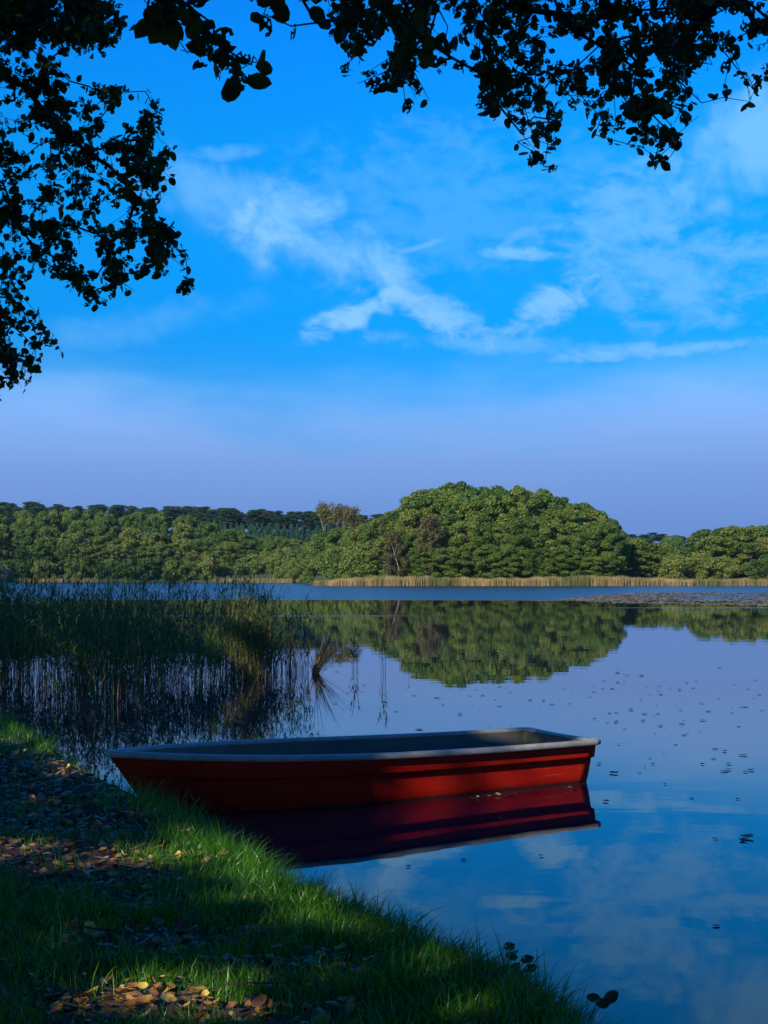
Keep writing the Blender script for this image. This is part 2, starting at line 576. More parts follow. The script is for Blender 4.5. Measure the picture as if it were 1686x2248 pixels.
H0 = {v[0].as_pointer(): float(np.percentile([q.co.z for q in v[0].vertices], 99.7)) for v in PROTO.values()}
def far_tree(kind, x, y, h, label, name, group, w=None, cat='tree', rz=None):
    ks = [k for k in PROTO if k[0] == kind]
    cm, tm, h0 = PROTO[ks[random.randrange(len(ks))]]
    h0 = H0[cm.as_pointer()]
    s = h / h0
    sw = (s if w is None else w)
    o = empty(name, (x, y, float(ground_z(x, y)) - .15), label=label, cat=cat, group=group)
    o.scale = (sw, sw, s)
    o.rotation_euler.z = random.uniform(0, 6.28) if rz is None else rz
    link('crown', cm, o)
    link('trunk', tm, o)
    return o


def top_z(profile, px, y):     # height of the tree line there, from the photo's profile at distance y
    xs = [p[0] for p in profile]; ys = [p[1] for p in profile]
    return EYE + (1266 - np.interp(px, xs, ys) * 1.0163) / 3000 * y


def to_px(x, y):
    return (x / y * 3000 + 843) / 1.0163


LEFT = [(-400, 1090), (0, 1094), (150, 1098), (300, 1104), (420, 1116), (480, 1138), (560, 1154), (640, 1166), (700, 1182), (760, 1180), (800, 1158), (850, 1150), (900, 1150)]
DOME = [(690, 1205), (740, 1200), (790, 1172), (820, 1140), (845, 1112), (880, 1084), (920, 1058), (960, 1050), (1130, 1052), (1200, 1074), (1260, 1096), (1300, 1112), (1330, 1128), (1345, 1150), (1372, 1180)]
RIGHT = [(1330, 1158), (1420, 1160), (1490, 1158), (1530, 1146), (1560, 1138), (1660, 1136), (1800, 1130), (2100, 1135)]

def side_of(px, a, b): return ('left', 'middle', 'right')[min(2, max(0, int((px - a) / (b - a) * 3)))]
# left shore: rows from willow scrub at the water up to the tall wood
y0 = 438
for r_, (dy, hmax, step) in enumerate([(0, 6.5, 7.5), (11, 9.5, 8.5), (25, 13, 9), (42, 16, 9.5), (60, 19, 10), (80, 22, 10.5)]):
    yy = y0 + dy
    for x in np.arange(-.345 * yy, -6 if r_ < 2 else -2, step):
        x_ = x + random.uniform(-2.5, 2.5)
        y_ = yy + random.uniform(-4, 4)
        sh = float(np.interp(x_, FAR[:, 0], FAR[:, 1]))
        if y_ < sh + 3: y_ = sh + 3 + random.uniform(0, 4)
        px = to_px(x_, y_)
        if -5 < x_ and y_ < 440: continue
        tz = top_z(LEFT, px, y_) - float(ground_z(x_, y_)) + random.uniform(-1.4, .4)
        h = min(hmax * random.uniform(.82, 1.12), tz)
        if h < 3: continue
        if h > 8 and random.random() < .28:
            far_tree('island', x_, y_, h, 'darker green tree standing out in the far left wood, its ' + side_of(px, 0, 800) + ' part', 'broadleaf_tree', 'darker trees in the far left wood', w=random.uniform(.9, 1.2))
        elif h < 8:
            far_tree('bush', x_, y_, h, 'olive willow bush at the far left waterline, ' + side_of(px, 0, 700) + ' part of the scrub', 'willow_bush', 'willow bushes on the far shore', w=random.uniform(1.1, 1.6), cat='bush')
        else:
            far_tree('decid', x_, y_, h, ('low', 'low', 'middling', 'middling', 'tall', 'topmost')[r_] + ' yellowish green tree in the far left wood, ' + ('at the left edge', 'left of its middle', 'right of its middle', 'at its right end')[min(3, max(0, int(px / 200)))], 'broadleaf_tree', 'broadleaf trees on the far left shore', w=random.uniform(.95, 1.3))
# front scrub between the left shore and the island headland
for (px, yy, h) in [(700, 300, 5), (722, 292, 6.2), (745, 288, 5.5), (768, 284, 7.6), (790, 281, 7), (812, 279, 8.5), (705, 330, 8), (735, 322, 9), (765, 305, 9.5), (790, 300, 11), (812, 296, 12.5), (828, 280, 8), (680, 345, 6), (655, 372, 6), (640, 390, 7), (622, 415, 6.5), (600, 433, 6.5), (578, 437, 7), (556, 437, 6), (610, 432, 8), (588, 445, 9), (664, 400, 9), (690, 370, 10)]:
    x_ = (px * 1.0163 - 843) / 3000 * yy
    if yy < np.interp(x_, FAR[:, 0], FAR[:, 1]) + 2: yy = float(np.interp(x_, FAR[:, 0], FAR[:, 1])) + 3
    if h < 8.2:
        far_tree('bush', x_, yy, h, 'yellowish bush at the waterline, ' + ('far left of the round wood' if px < 640 else 'left of the tan reeds' if px < 700 else 'between the autumn tree and the round wood'), 'willow_bush', 'bushes left of the round wood', w=1.15, cat='bush')
    else:
        far_tree('decid', x_, yy, h, 'slim broadleaf tree on the left shoulder of the round wood', 'broadleaf_tree', 'trees on the shoulder of the round wood', w=.85)
# round wood on the headland
def third(px, a, b, words=('left', 'middle', 'right')): return words[min(2, max(0, int((px - a) / (b - a) * 3)))]
def headland_label(px, yy):
    row = {277: 'low leafy tree at the foot of', 282: 'mid height tree in', 289: 'tall tree in the body of', 297: 'high tree just under the skyline of', 306: 'crown on the skyline of'}[yy]
    return row + ' the round wood, ' + third(px, 835, 1366) + ' part'
for (yy, frac, step, wd) in [(277, .40, 4.2, .72), (282, .62, 5.0, .95), (289, .84, 5.6, 1.12), (297, .97, 5.8, 1.2), (306, 1.0, 5.8, 1.25)]:
    for x in np.arange(-1.5, 54, step * .86):
        x_ = x + random.uniform(-1, 1); y_ = yy + random.uniform(-1.5, 1.5)
        px = to_px(x_, y_)
        if px < 842 or px > (1338 if frac > .5 else 1352): continue
        inset = min(1, (px - 820) / 60, (1385 - px) / 60)
        g_ = float(ground_z(x_, y_))
        tz = top_z(DOME, px, y_) - g_
        h = min(tz * frac * (random.uniform(.88, 1.1) if frac < .9 else random.uniform(.97, 1.03)), tz + .5)
        if h < 3.5: continue
        edge_w = wd if 900 < px < 1290 else wd * .66
        far_tree('island', x_, y_, h, headland_label(px, yy), 'alder_on_headland', 'trees of the round wood on the headland', w=edge_w * random.uniform(.9, 1.1))
far_tree('rust', (930 * 1.0163 - 843) / 3000 * 276, 276, 13.5, 'brownish thinning tree at the front left of the round wood', 'thinning_tree', None, w=.7)
far_tree('rust', (852 * 1.0163 - 843) / 3000 * 275, 275, 10.5, 'brownish small tree leaning at the left end of the round wood', 'thinning_tree', None, w=.6)
# right hand wood
for (yy, step, hm) in [(288, 6.5, 5.5), (300, 7.5, 8), (318, 8, 13), (338, 9, 14), (370, 9.5, 15), (400, 10, 16), (430, 10, 17)]:
    for x in np.arange(.16 * yy, .36 * yy, step):
        x_ = x + random.uniform(-2, 2); y_ = yy + random.uniform(-3, 3)
        px = to_px(x_, y_)
        if yy < 345 and px < 1500 + (yy - 288) * .3 and not (yy < 305 and px > 1385): continue
        if px < 1340: continue
        tz = top_z(RIGHT, px, y_) - float(ground_z(x_, y_)) + random.uniform(-1.2, .3)
        h = min(hm * random.uniform(.8, 1.15), tz)
        if h < 2.5: continue
        if h < 7.5:
            far_tree('bush', x_, y_, h, 'olive bush at the water of the right shore, ' + side_of(px, 1385, 1659) + ' part of the row', 'willow_bush', 'bushes on the right shore', w=random.uniform(.9, 1.2), cat='bush')
        else:
            far_tree('decid', x_, y_, h, ('front row' if yy < 330 else 'middle row' if yy < 390 else 'back row') + ' green tree in the low wood on the right shore, ' + side_of(px, 1345, 1659) + ' part', 'broadleaf_tree', 'broadleaf trees on the right shore', w=random.uniform(1.05, 1.35))
# dark bush and pines
PTOP = [(-400, 1076), (0, 1082), (200, 1092), (400, 1097), (560, 1102), (700, 1106), (850, 1116), (1340, 1150), (1520, 1152), (1900, 1150)]
for (yy, step) in [(570, 6.2), (590, 6.0), (612, 6.0)]:
    for x in np.arange(-.33 * yy, 12, step):
        x_ = x + random.uniform(-3, 3); y_ = yy + random.uniform(-8, 8)
        px = to_px(x_, y_)
        tz = top_z(PTOP, px, y_) - float(ground_z(x_, y_)) + random.uniform(-2.2, .9)
        far_tree('pine', x_, y_, tz, 'dark green pine on the left ridge, ' + side_of(px, 0, 850) + ' stretch of the skyline', 'pine_tree', 'pines along the ridge', w=random.uniform(1.1, 1.6))
for x in np.arange(104, 200, 4.2):
    y_ = 640 + random.uniform(-12, 12)
    px = to_px(x, y_)
    tz = top_z(PTOP, px, y_) - float(ground_z(x, y_)) + random.uniform(-1.5, .7)
    far_tree('pine', x, y_, tz, 'dark pine on the skyline between the round wood and the right shore', 'pine_tree', 'pines on the right skyline', w=random.uniform(1, 1.3))
for (yy, ht) in [(520, 7), (532, 8), (545, 9)]:
    for px in np.arange(462, 712, 9.5):
        p_ = px + random.uniform(-4, 4)
        x_ = (p_ * 1.0163 - 843) / 3000 * yy
        tz = EYE + (1266 - (1126 + (p_ - 480) * .05) * 1.0163) / 3000 * yy - float(ground_z(x_, yy))
        h = min(ht + 4, tz - (545 - yy) * .12) + random.uniform(-.5, .5)
        far_tree('conifer', x_, yy + random.uniform(-3, 3), h, 'bluish green young conifer in the plantation below the ridge pines', 'young_conifer', 'young conifers below the ridge', w=1.25)
far_tree('bare', (722 * 1.0163 - 843) / 3000 * 330, 330, 14.8, 'half bare autumn tree with two pale trunks standing above the scrub', 'autumn_tree', None, w=1.15, rz=0.2)
# leaning dead birch
V, F = tubes([((0, 0, -.3), (-.15, 0, 3.2), .13, .11), ((-.15, 0, 3.2), (-.9, 0, 5.8), .11, .08), ((-.9, 0, 5.8), (-1.7, .1, 8.6), .08, .03), ((-.9, 0, 5.8), (-.5, .1, 7.4), .04, .02), ((-.4, 0, 4.2), (-1.2, 0, 5.4), .04, .015)], 6)
xb = (862 * 1.0163 - 843) / 3000 * 273.5
tag(link('dead_birch', fastmesh('dead_birch', V, F, m_birch, smooth=True), loc=(xb, 273.5, float(ground_z(xb, 273.5)))), 'bare pale birch trunk leaning left at the left end of the round wood', 'dead tree')

# boathouse edge at the far left
m_wood = bark_mat('weathered_boards', (.03, .035, .05), (.06, .065, .08), 1)
m_roof = bark_mat('dark_roofing', (.02, .03, .06), (.035, .05, .09), 1)
bh = empty('boathouse', (-119.5, 426.5, .2), label='small dark boathouse with a pitched roof cut by the left picture edge', cat='boathouse')
def boxv(x0, x1, y0_, y1_, z0, z1):
    V = np.array([(x, y, z) for x in (x0, x1) for y in (y0_, y1_) for z in (z0, z1)], float)
    F = np.array([(0, 1, 3, 2), (4, 6, 7, 5), (0, 4, 5, 1), (2, 3, 7, 6), (0, 2, 6, 4), (1, 5, 7, 3)])
    return V, F
V, F = boxv(-3.2, 1.6, 0, 4, -.6, 2.2)
link('wall', fastmesh('wall', V, F, m_wood), bh)
for s_ in (-1, 1):
    xc = -.8
    V = np.array([(xc, -.4, 5.0), (xc, 4.4, 5.0), (xc + s_ * 3.1, 4.4, 1.8), (xc + s_ * 3.1, -.4, 1.8)], float)
    V = np.vstack([V, V + (0, 0, .15)])
    link('roof', fastmesh('roof', V, np.array([(0, 1, 2, 3), (4, 5, 6, 7), (0, 1, 5, 4), (1, 2, 6, 5), (2, 3, 7, 6), (3, 0, 4, 7)]), m_roof), bh)
V, F = boxv(-2.6, -.0, -.05, -.02, -.3, 1.7)
link('door', fastmesh('door', V, F, m_roof), bh)


# ------------------------------------------------------------------ blades (reeds, grass)
def blades(base, h, w, lean, seed, segs=3, droop=.3, facing=None, expo=1.8):
    """curved tapering strips. base (n,3), h (n,), w (n,), lean (n,2) offset of the tip"""
    g = np.random.default_rng(seed)
    n = len(base)
    a = g.uniform(0, 2 * np.pi, n) if facing is None else facing
    side = np.stack([np.cos(a), np.sin(a), np.zeros(n)], 1) * w[:, None] * .5
    rows = []
    for k in range(segs + 1):
        t = k / segs
        c = base.copy()
        c[:, 0] += lean[:, 0] * t ** expo
        c[:, 1] += lean[:, 1] * t ** expo
        c[:, 2] += h * (t - droop * t * t * .5 * np.clip(np.hypot(lean[:, 0], lean[:, 1]) / h, 0, 1.2))
        ws = (1 - t ** 1.6)
        if k < segs:
            rows += [c - side * ws, c + side * ws]
        else:
            rows += [c]
    V = np.stack(rows, 1)                       # n, 2*segs+1, 3
    m = 2 * segs + 1
    q = []
    for k in range(segs - 1):
        q += [(2 * k, 2 * k + 1, 2 * k + 3), (2 * k, 2 * k + 3, 2 * k + 2)]
    q.append((2 * segs - 2, 2 * segs - 1, 2 * segs))
    F = (np.arange(n)[:, None, None] * m + np.array(q)[None]).reshape(-1, 3)
    return V.reshape(-1, 3), F, m


def join(parts):
    V, F, T, o = [], [], [], 0
    for v, f, t in parts:
        V.append(v); F.append(f + o); T.append(t); o += len(v)
    return np.vstack(V), np.vstack(F), np.concatenate(T)


# far reed fringe
m_tan = leaf_mat('dry_reed', [(.05, (.10, .12, .03)), (.3, (.26, .20, .07)), (.6, (.40, .28, .11)), (.9, (.54, .34, .14))], .7, .2)
n = 26000
xs = rng.uniform(-14, 92, n)
u = rng.uniform(0, 1, n)
fr = np.interp(xs, FAR[:, 0], FAR[:, 1])
depth = np.interp(xs, [-14, 0, 60, 76, 92], [5, 5, 4.5, 3, 1.5])
ys = fr - 3.5 + u * depth
hh = np.interp(xs, [-14, -4, 20, 50, 70, 92], [1.5, 1.95, 2.05, 2.0, 1.6, .9]) * rng.uniform(.75, 1.08, n) * (.92 + .10 * np.sin(xs * .5) * np.sin(xs * 1.3) + .12 * np.sin(xs * .17 + 1))
base = np.stack([xs, ys, np.full(n, -.05)], 1)
V, F, m = blades(base, hh, np.full(n, .09), rng.normal(size=(n, 2)) * .12, 1, 2, 0, facing=rng.normal(0, .7, n))
tn = np.clip(rng.uniform(0, .9, n) + .35 * np.sin(xs * .35 + 1) * np.sin(xs * .13) + .15 * np.sin(xs * 1.7), 0, 1)
tag(link('shore_reeds', fastmesh('shore_reeds', V, F, m_tan, np.repeat(tn, m))), 'tan fringe of dry reeds along the foot of the round wood', 'reeds', kind='stuff')
n = 7000
xs = rng.uniform(-150, -16, n)
keep = (np.sin(xs * .11) + .5 * np.sin(xs * .37) > .1) | (xs < -104)
xs = xs[keep]; n = len(xs)
ys = np.interp(xs, FAR[:, 0], FAR[:, 1]) - 3.2 + rng.uniform(0, 4, n)
V, F, m = blades(np.stack([xs, ys, np.full(n, -.05)], 1), rng.uniform(1.0, 1.7, n), np.full(n, .12), rng.normal(size=(n, 2)) * .1, 1, 2, 0, facing=rng.normal(0, .7, n))
tag(link('shore_reeds', fastmesh('shore_reeds', V, F, m_tan, np.repeat(rng.uniform(.1, .7, n), m))), 'thin patches of pale reeds along the far left waterline', 'reeds', kind='stuff')

# floating weed field on the right
m_pad = leaf_mat('water_weed', [(.1, (.12, .09, .035)), (.5, (.26, .18, .075)), (.9, (.42, .30, .14))], .6, 0)
n = 15000
pxs = rng.uniform(1235, 2100, n * 2)
top = np.interp(pxs, [1240, 1400, 1686, 2100], [1315, 1301.5, 1300, 1300])
bot = np.interp(pxs, [1240, 1400, 1686, 2100], [1319, 1325.5, 1331, 1333])
yt, yb = 5400 / (top - 1266), 5400 / (bot - 1266)
yy = rng.uniform(yb, yt)
xx = (pxs - 843) / 3000 * yy
dens = np.sin(xx * .31 + yy * .11) * np.sin(yy * .23 - xx * .07) + .6 * np.sin(xx * .9 + 2) * np.sin(yy * .55)
k = (dens > rng.uniform(-.9, .25, n * 2))
xx, yy = xx[k][:n], yy[k][:n]
n = len(xx)
r_ = rng.uniform(.10, .26, n)
a = np.linspace(0, 2 * np.pi, 6, endpoint=False)
V = np.stack([xx[:, None] + r_[:, None] * np.cos(a) * rng.uniform(.7, 1.2, (n, 6)), yy[:, None] + r_[:, None] * np.sin(a) * rng.uniform(.7, 1.2, (n, 6)),
              .012 + rng.uniform(0, .035, (n, 6)) * (rng.uniform(0, 1, (n, 1)) < .7)], -1).reshape(-1, 3)
tag(link('water_weed', fastmesh('water_weed', V, np.arange(n * 6).reshape(-1, 6), m_pad, np.repeat(rng.uniform(0, 1, n), 6))), 'brown field of floating weed spread on the lake at the right edge', 'water weed', kind='stuff')

# ------------------------------------------------------------------ near reed bed
m_reed = leaf_mat('reed_leaves', [(.0, (.020, .095, .018)), (.35, (.045, .15, .022)), (.6, (.11, .17, .03)), (.8, (.30, .15, .035)), (1, (.46, .21, .05))], .5, .3)
m_stem = leaf_mat('reed_stems', [(.0, (.04, .085, .02)), (.45, (.10, .11, .035)), (.8, (.24, .14, .05)), (1, (.46, .24, .08))], .5, .1)


def reeds(n, xf, yf, hf, seed, leafy=1.0, lean0=0.0, spread=.13):
    g = np.random.default_rng(seed)
    xs, ys = xf(g, n), yf(g, n)
    hs = hf(g, xs, ys)
    n = len(xs)
    lean = np.stack([g.normal(lean0, spread, n), g.normal(0, spread, n)], 1) * hs[:, None]
    base = np.stack([xs, ys, np.full(n, -.06)], 1)
    tcol = np.clip(g.uniform(0, 1, n), 0, 1)
    V, F, m = blades(base, hs, g.uniform(.006, .012, n), lean, seed, 4, .1)
    stems = (V, F, np.repeat(tcol, m))
    # long ribbon leaves leaving the stem
    k = int(n * 5.0 * leafy)
    i = g.integers(0, n, k)
    t = g.uniform(.25, 1.0, k) ** .8
    p = base[i].copy()
    p[:, 0] += lean[i, 0] * t ** 1.8; p[:, 1] += lean[i, 1] * t ** 1.8; p[:, 2] += hs[i] * t
    wind = g.normal(size=(k, 2)) * .20 + np.array([.04, 0])
    lh = g.uniform(.05, .34, k)
    V2, F2, m2 = blades(p, lh, g.uniform(.010, .022, k), wind, seed + 1, 3, 1.1)
    tl = np.clip(g.uniform(0, .62, k) + (1 - t) * .45 * (g.uniform(0, 1, k) < .5), 0, 1)
    # plumes
    k3 = int(n * .35)
    i = g.integers(0, n, k3)
    i = np.repeat(i, 7)
    p = base[i].copy()
    p[:, :2] += lean[i]; p[:, 2] += hs[i] * .97 + g.uniform(-.1, .02, len(i))
    V3, F3, m3 = blades(p, g.uniform(.04, .14, len(i)), np.full(len(i), .012), g.normal(size=(len(i), 2)) * .04 + .03, seed + 2, 2, .5)
    return stems, join([(V2, F2, np.repeat(tl, m2)), (V3, F3, np.repeat(np.full(len(i), .72), m3))])


def bed(name, label, parts, cat='reeds', kind='stuff', group=None):
    e = empty(name, (0, 0, 0))
    tag(e, label, cat, group, kind)
    S = join([p[0] for p in parts]); Lf = join([p[1] for p in parts])
    link('stems', fastmesh('stems', S[0], S[1], m_stem, S[2]), e)['kind'] = 'stuff'
    link('leaves', fastmesh('leaves', Lf[0], Lf[1], m_reed, Lf[2]), e)['kind'] = 'stuff'
    return e


# main bed: dense stand 20 to 30 m out, its right end near x = -1.4
A = reeds(1800, lambda g, n: -9.2 + 6.9 * g.uniform(0, 1, n) ** .85, lambda g, n: 24.4 + g.uniform(0, 5.0, n),
          lambda g, x, y: np.interp(x, [-9, -6, -3.4, -2.2, -1.2], [2.2, 2.1, 1.85, 1.65, 1.30]) * g.uniform(.48, 1.2, len(x)), 101, 1.0, 0.0, .16)
B = reeds(620, lambda g, n: -8.6 + 5.2 * g.uniform(0, 1, n) ** 1.4, lambda g, n: 19.0 + g.uniform(0, 5.5, n),
          lambda g, x, y: np.interp(x, [-8, -5, -3.4], [2.0, 1.5, 1.2]) * g.uniform(.5, 1.1, len(x)), 111, 1.1)
Cb = reeds(210, lambda g, n: -2.35 + g.normal(0, .20, n), lambda g, n: 24.0 + g.normal(0, .35, n),
           lambda g, x, y: g.uniform(.9, 1.6, len(x)), 121, .7)
D = reeds(60, lambda g, n: -1.78 + g.normal(0, .18, n), lambda g, n: 26.0 + g.normal(0, .4, n),
          lambda g, x, y: g.uniform(.6, 1.35, len(x)), 131, .6)
E_ = reeds(520, lambda g, n: -6.9 + 4.2 * g.uniform(0, 1, n) ** 1.3, lambda g, n: 21.5 + g.uniform(0, 3.5, n),
           lambda g, x, y: np.interp(x, [-7, -5, -3], [1.8, 1.5, .9]) * g.uniform(.55, 1.1, len(x)), 151, 2.6, .0, .2)
G_ = reeds(520, lambda g, n: -8.0 + 6.0 * g.uniform(0, 1, n), lambda g, n: 20.5 + g.uniform(0, 7, n),
           lambda g, x, y: g.uniform(.25, .95, len(x)), 161, .3, .0, .42)
H_ = reeds(130, lambda g, n: -2.2 + g.normal(0, .32, n), lambda g, n: 24.6 + g.uniform(-.8, 1.4, n),
           lambda g, x, y: g.uniform(.5, 1.45, len(x)), 171, 1.3, .22, .26)
bed('reed_bed', 'tall dark green reed bed standing in the water behind the bow', [A, B, Cb, D, E_, G_, H_])
# clumps that stand apart
def clump(name, label, n, x, y, sx, sy, h0, h1, seed, leafy=.5, lean=0.0, spread=.13, group=None):
    p = reeds(n, lambda g, k: x + g.normal(0, sx, k), lambda g, k: y + g.normal(0, sy, k), lambda g, a_, b_: g.uniform(h0, h1, len(a_)), seed, leafy, lean, spread)
    e = empty(name, (x, y, 0), label=label, cat='reed clump', group=group)
    for nm, (v, f, t), mt in (('stems', p[0], m_stem), ('leaves', p[1], m_reed)):
        v = v - np.array([x, y, 0])
        o = link(nm, fastmesh(nm, v, f, mt, t), e)
        o['kind'] = 'stuff'
    return e
def wx_(px, y): return (px * 1.0163 - 843) / 3000 * y
g = np.random.default_rng(141)
n = 64
L_ = g.uniform(.55, 1.32, n)
th_ = np.clip(g.normal(.46, .30, n), -.35, .95)
fx = wx_(680, 25.4)
V, F, m = blades(np.stack([g.normal(0, .03, n), g.normal(0, .04, n), np.full(n, -.05)], 1), L_ * np.cos(th_), g.uniform(.012, .019, n),
                 np.stack([L_ * np.sin(th_), g.normal(0, .12, n)], 1), 141, 5, .12, None, 1.15)
tf = g.uniform(.2, .95, n)
e = empty('reed_clump', (fx, 25.4, 0), label='fan shaped reed clump leaning right at the right end of the reed bed', cat='reed clump')
link('stems', fastmesh('stems', V, F, m_stem, np.repeat(tf, m)), e)['kind'] = 'stuff'
V, F, m = blades(np.stack([g.normal(0, .05, n), g.normal(0, .05, n), np.full(n, -.05)], 1), g.uniform(.1, .3, n), g.uniform(.005, .009, n), g.normal(.03, .09, (n, 2)), 142, 3, .3)
link('leaves', fastmesh('leaves', V, F, m_reed, np.repeat(g.uniform(.6, 1, n), m)), e)['kind'] = 'stuff'
clump('reed_clump', 'low thin reed clump just left of the leaning fan clump', 26, wx_(645, 26), 26, .12, .1, .5, 1.1, 142, .8, .05, .15)
clump('reed_clump', 'lone reed stems right of the reed bed, the tallest bent at the tip', 5, wx_(828, 25.5), 25.5, .03, .05, .75, 1.05, 143, 1.6, -.02, .08)
clump('reed_clump', 'sparse dark reed sprigs between the fan clump and the lone stems', 8, wx_(768, 26), 26, .06, .1, .45, .95, 144, 1.2, .0, .09)
clump('reed_stalk', 'single pale orange reed stalk rising from open water below the wood reflection', 2, wx_(885, 26.5), 26.5, .012, .01, .33, .52, 145, .2, .0, .02)

# ------------------------------------------------------------------ boat
SX, SY, TH, LB = 1.59, 12.37, .52, 4.24
boat = empty('rowing_boat', (SX, SY, 0), label='long open boat with red hull and grey gunwale moored by the grass bank', cat='boat')
boat.rotation_euler.z = math.pi + TH
# local frame: +x to the bow, +y = the far side is -y after rotation
KU = np.array([0, .15, .35, .55, .72, .86, .95, 1.0])
KB = np.array([.565, .585, .625, .645, .56, .385, .19, .0])
def half(u):
    # smooth interpolation by a Catmull-like average
    return sum(np.interp(np.clip(u + o_, 0, 1), KU, KB) for o_ in (-.03, 0, .03)) / 3 * (u < .999) + 0
def rim_z(u): return .38 * (1 - u) + .49 * u - .12 * u * (1 - u)
m_hull, N, Pn = material('red_gelcoat')
oc = N.n('ShaderNodeTexCoord').outputs['Object']
f = N.noise(oc, 2.2, 5, .6)
f2 = N.noise(oc, 60, 3, .6)
sp = N.n('ShaderNodeSeparateXYZ'); N.L.new(oc, sp.inputs[0])
c = N.ramp(f, [(.3, (.44, .008, .005)), (.6, (.56, .020, .006)), (.8, (.46, .011, .008))])
c = N.mix(N.m('MULTIPLY', N.smooth(f2, .55, .8), .35), c, (.30, .014, .010))
algae = N.m('SUBTRACT', 1, N.smooth(N.m('ADD', sp.outputs[2], N.m('MULTIPLY', N.m('SUBTRACT', f2, .5), .03)), .004, .03))
scr = N.noise(N.comb(N.m('MULTIPLY', sp.outputs[0], 2.0), N.m('MULTIPLY', sp.outputs[1], 2.0), N.m('MULTIPLY', sp.outputs[2], 34.0)), 2.0, 5, .7)
c = N.mix(N.m('MULTIPLY', N.smooth(scr, .57, .72), .55), c, (.62, .12, .08))
run = N.noise(N.comb(N.m('MULTIPLY', sp.outputs[0], 16.0), 0, N.m('MULTIPLY', sp.outputs[2], 1.5)), 1.0, 4, .6)
c = N.mix(N.m('MULTIPLY', N.smooth(run, .56, .72), .40), c, (.22, .012, .008))
c = N.mix(N.m('MULTIPLY', algae, .8), c, (.04, .025, .012))
N.L.new(c, Pn.inputs['Base Color'])
N.L.new(N.m('ADD', .34, N.m('MULTIPLY', f, .25)), Pn.inputs['Roughness'])
Pn.inputs['Specular IOR Level'].default_value = .22
m_rim, N, Pn = material('weathered_grey_gelcoat')
oc = N.n('ShaderNodeTexCoord').outputs['Object']
f = N.noise(oc, 9, 6, .7)
f3 = N.noise(oc, 1.4, 3, .6)
c = N.ramp(f, [(.25, (.22, .225, .215)), (.55, (.36, .36, .345)), (.8, (.46, .45, .42))])
c = N.mix(N.m('MULTIPLY', N.smooth(f3, .5, .75), .5), c, (.20, .20, .17))
N.L.new(c, Pn.inputs['Base Color'])
N.L.new(N.m('ADD', .30, N.m('MULTIPLY', f, .35)), Pn.inputs['Roughness'])
m_in, N, Pn = material('grey_green_inner_shell')
oc = N.n('ShaderNodeTexCoord').outputs['Object']
f = N.noise(oc, 3, 6, .7)
c = N.ramp(f, [(.25, (.065, .065, .052)), (.6, (.10, .098, .075)), (.85, (.15, .14, .10))])
c = N.mix(N.m('MULTIPLY', N.smooth(N.noise(oc, 26, 3), .62, .75), .5), c, (.06, .06, .045))
N.L.new(c, Pn.inputs['Base Color'])
Pn.inputs['Roughness'].default_value = .5


def sweep(sections, closed_section=False):
    S = np.array(sections)                     # (nu, nk, 3)
    nu, nk, _ = S.shape
    i, j = np.meshgrid(np.arange(nu - 1), np.arange(nk if closed_section else nk - 1), indexing='ij')
    j2 = (j + 1) % nk
    F = np.stack([i * nk + j, i * nk + j2, (i + 1) * nk + j2, (i + 1) * nk + j], -1).reshape(-1, 4)
    return S.reshape(-1, 3), F


def hull_section(u, side, zt, off, keel=.0):
    b = float(half(u))
    z = zt
    y = max(b - off, 0.0)
    return y * side, z


# outer shell profile (fraction of rim height, inset from the rim)
us = np.concatenate([np.linspace(0, .9, 46), np.linspace(.92, 1, 12)])
prof = [(.93, .050), (.91, .050), (.80, .053), (.62, .056), (.60, .060), (.575, .100), (.55, .104), (.40, .110), (.20, .122), (.0, .142), (-.12, .19), (-.22, .30), (-.26, .5)]
# the stem rakes: lower points sit further aft
def along(u, fr_):
    rake = .34 * (1 - max(fr_, -.3)) * sstep((u - .80) / .20) + .035 * (1 - fr_) * -1 * sstep((.12 - u) / .12)
    return u * LB - float(rake)
sections = []
for u in us:
    row = []
    rz = float(rim_z(u)); b = float(half(u))
    k = min(1.0, b / .30)
    left = []
    for (fr_, off) in prof:
        o_ = off * (k if off < .2 else 1)
        yv = max(b - o_, b * .12 if fr_ > -.2 else 0)
        if fr_ <= -.26: yv = 0
        z = rz * fr_ if fr_ >= 0 else .42 * fr_
        left.append((along(u, fr_), yv, z))
    row = left + [(x, -y, z) for x, y, z in left[::-1][1:]]
    sections.append(row)
V, F = sweep(sections)
hull = link('hull', fastmesh('hull', V, F, m_hull, smooth=False), boat)
sol = hull.modifiers.new('thickness', 'SOLIDIFY'); sol.thickness = .006; sol.offset = 1
me = hull.data
# flat transom plate closing the stern
row = np.array(sections[0])
tv = np.vstack([row, [row[:, 0].mean(), 0, .2]])
tf = np.array([(i, i + 1, len(row)) for i in range(len(row) - 1)] + [(len(row) - 1, 0, len(row))])
tr = link('transom', fastmesh('transom', tv, tf, m_hull), boat)
sol = tr.modifiers.new('thickness', 'SOLIDIFY'); sol.thickness = .012; sol.offset = 0

# rolled gunwale: one closed loop round the boat
path = []
N_ = 60
uu = np.concatenate([np.linspace(0, .9, 50), np.linspace(.915, 1, 14)])
for u in uu: path.append((u * LB, float(half(u)), float(rim_z(u))))
for u in uu[::-1][1:]: path.append((u * LB, -float(half(u)), float(rim_z(u))))
# transom run with rounded corners
path = np.array(path)
corner = [(-.035, -.535, .38), (-.055, -.50, .38)] + [(-.06, y, .38 - .012 * (1 - (y / .5) ** 2)) for y in np.linspace(-.44, .44, 12)] + [(-.055, .50, .38), (-.035, .535, .38)]
path[0] = (.02, .565, .38); path[-1] = (.02, -.565, .38)
# blunt the stem
loop = np.vstack([path, np.array(corner)])
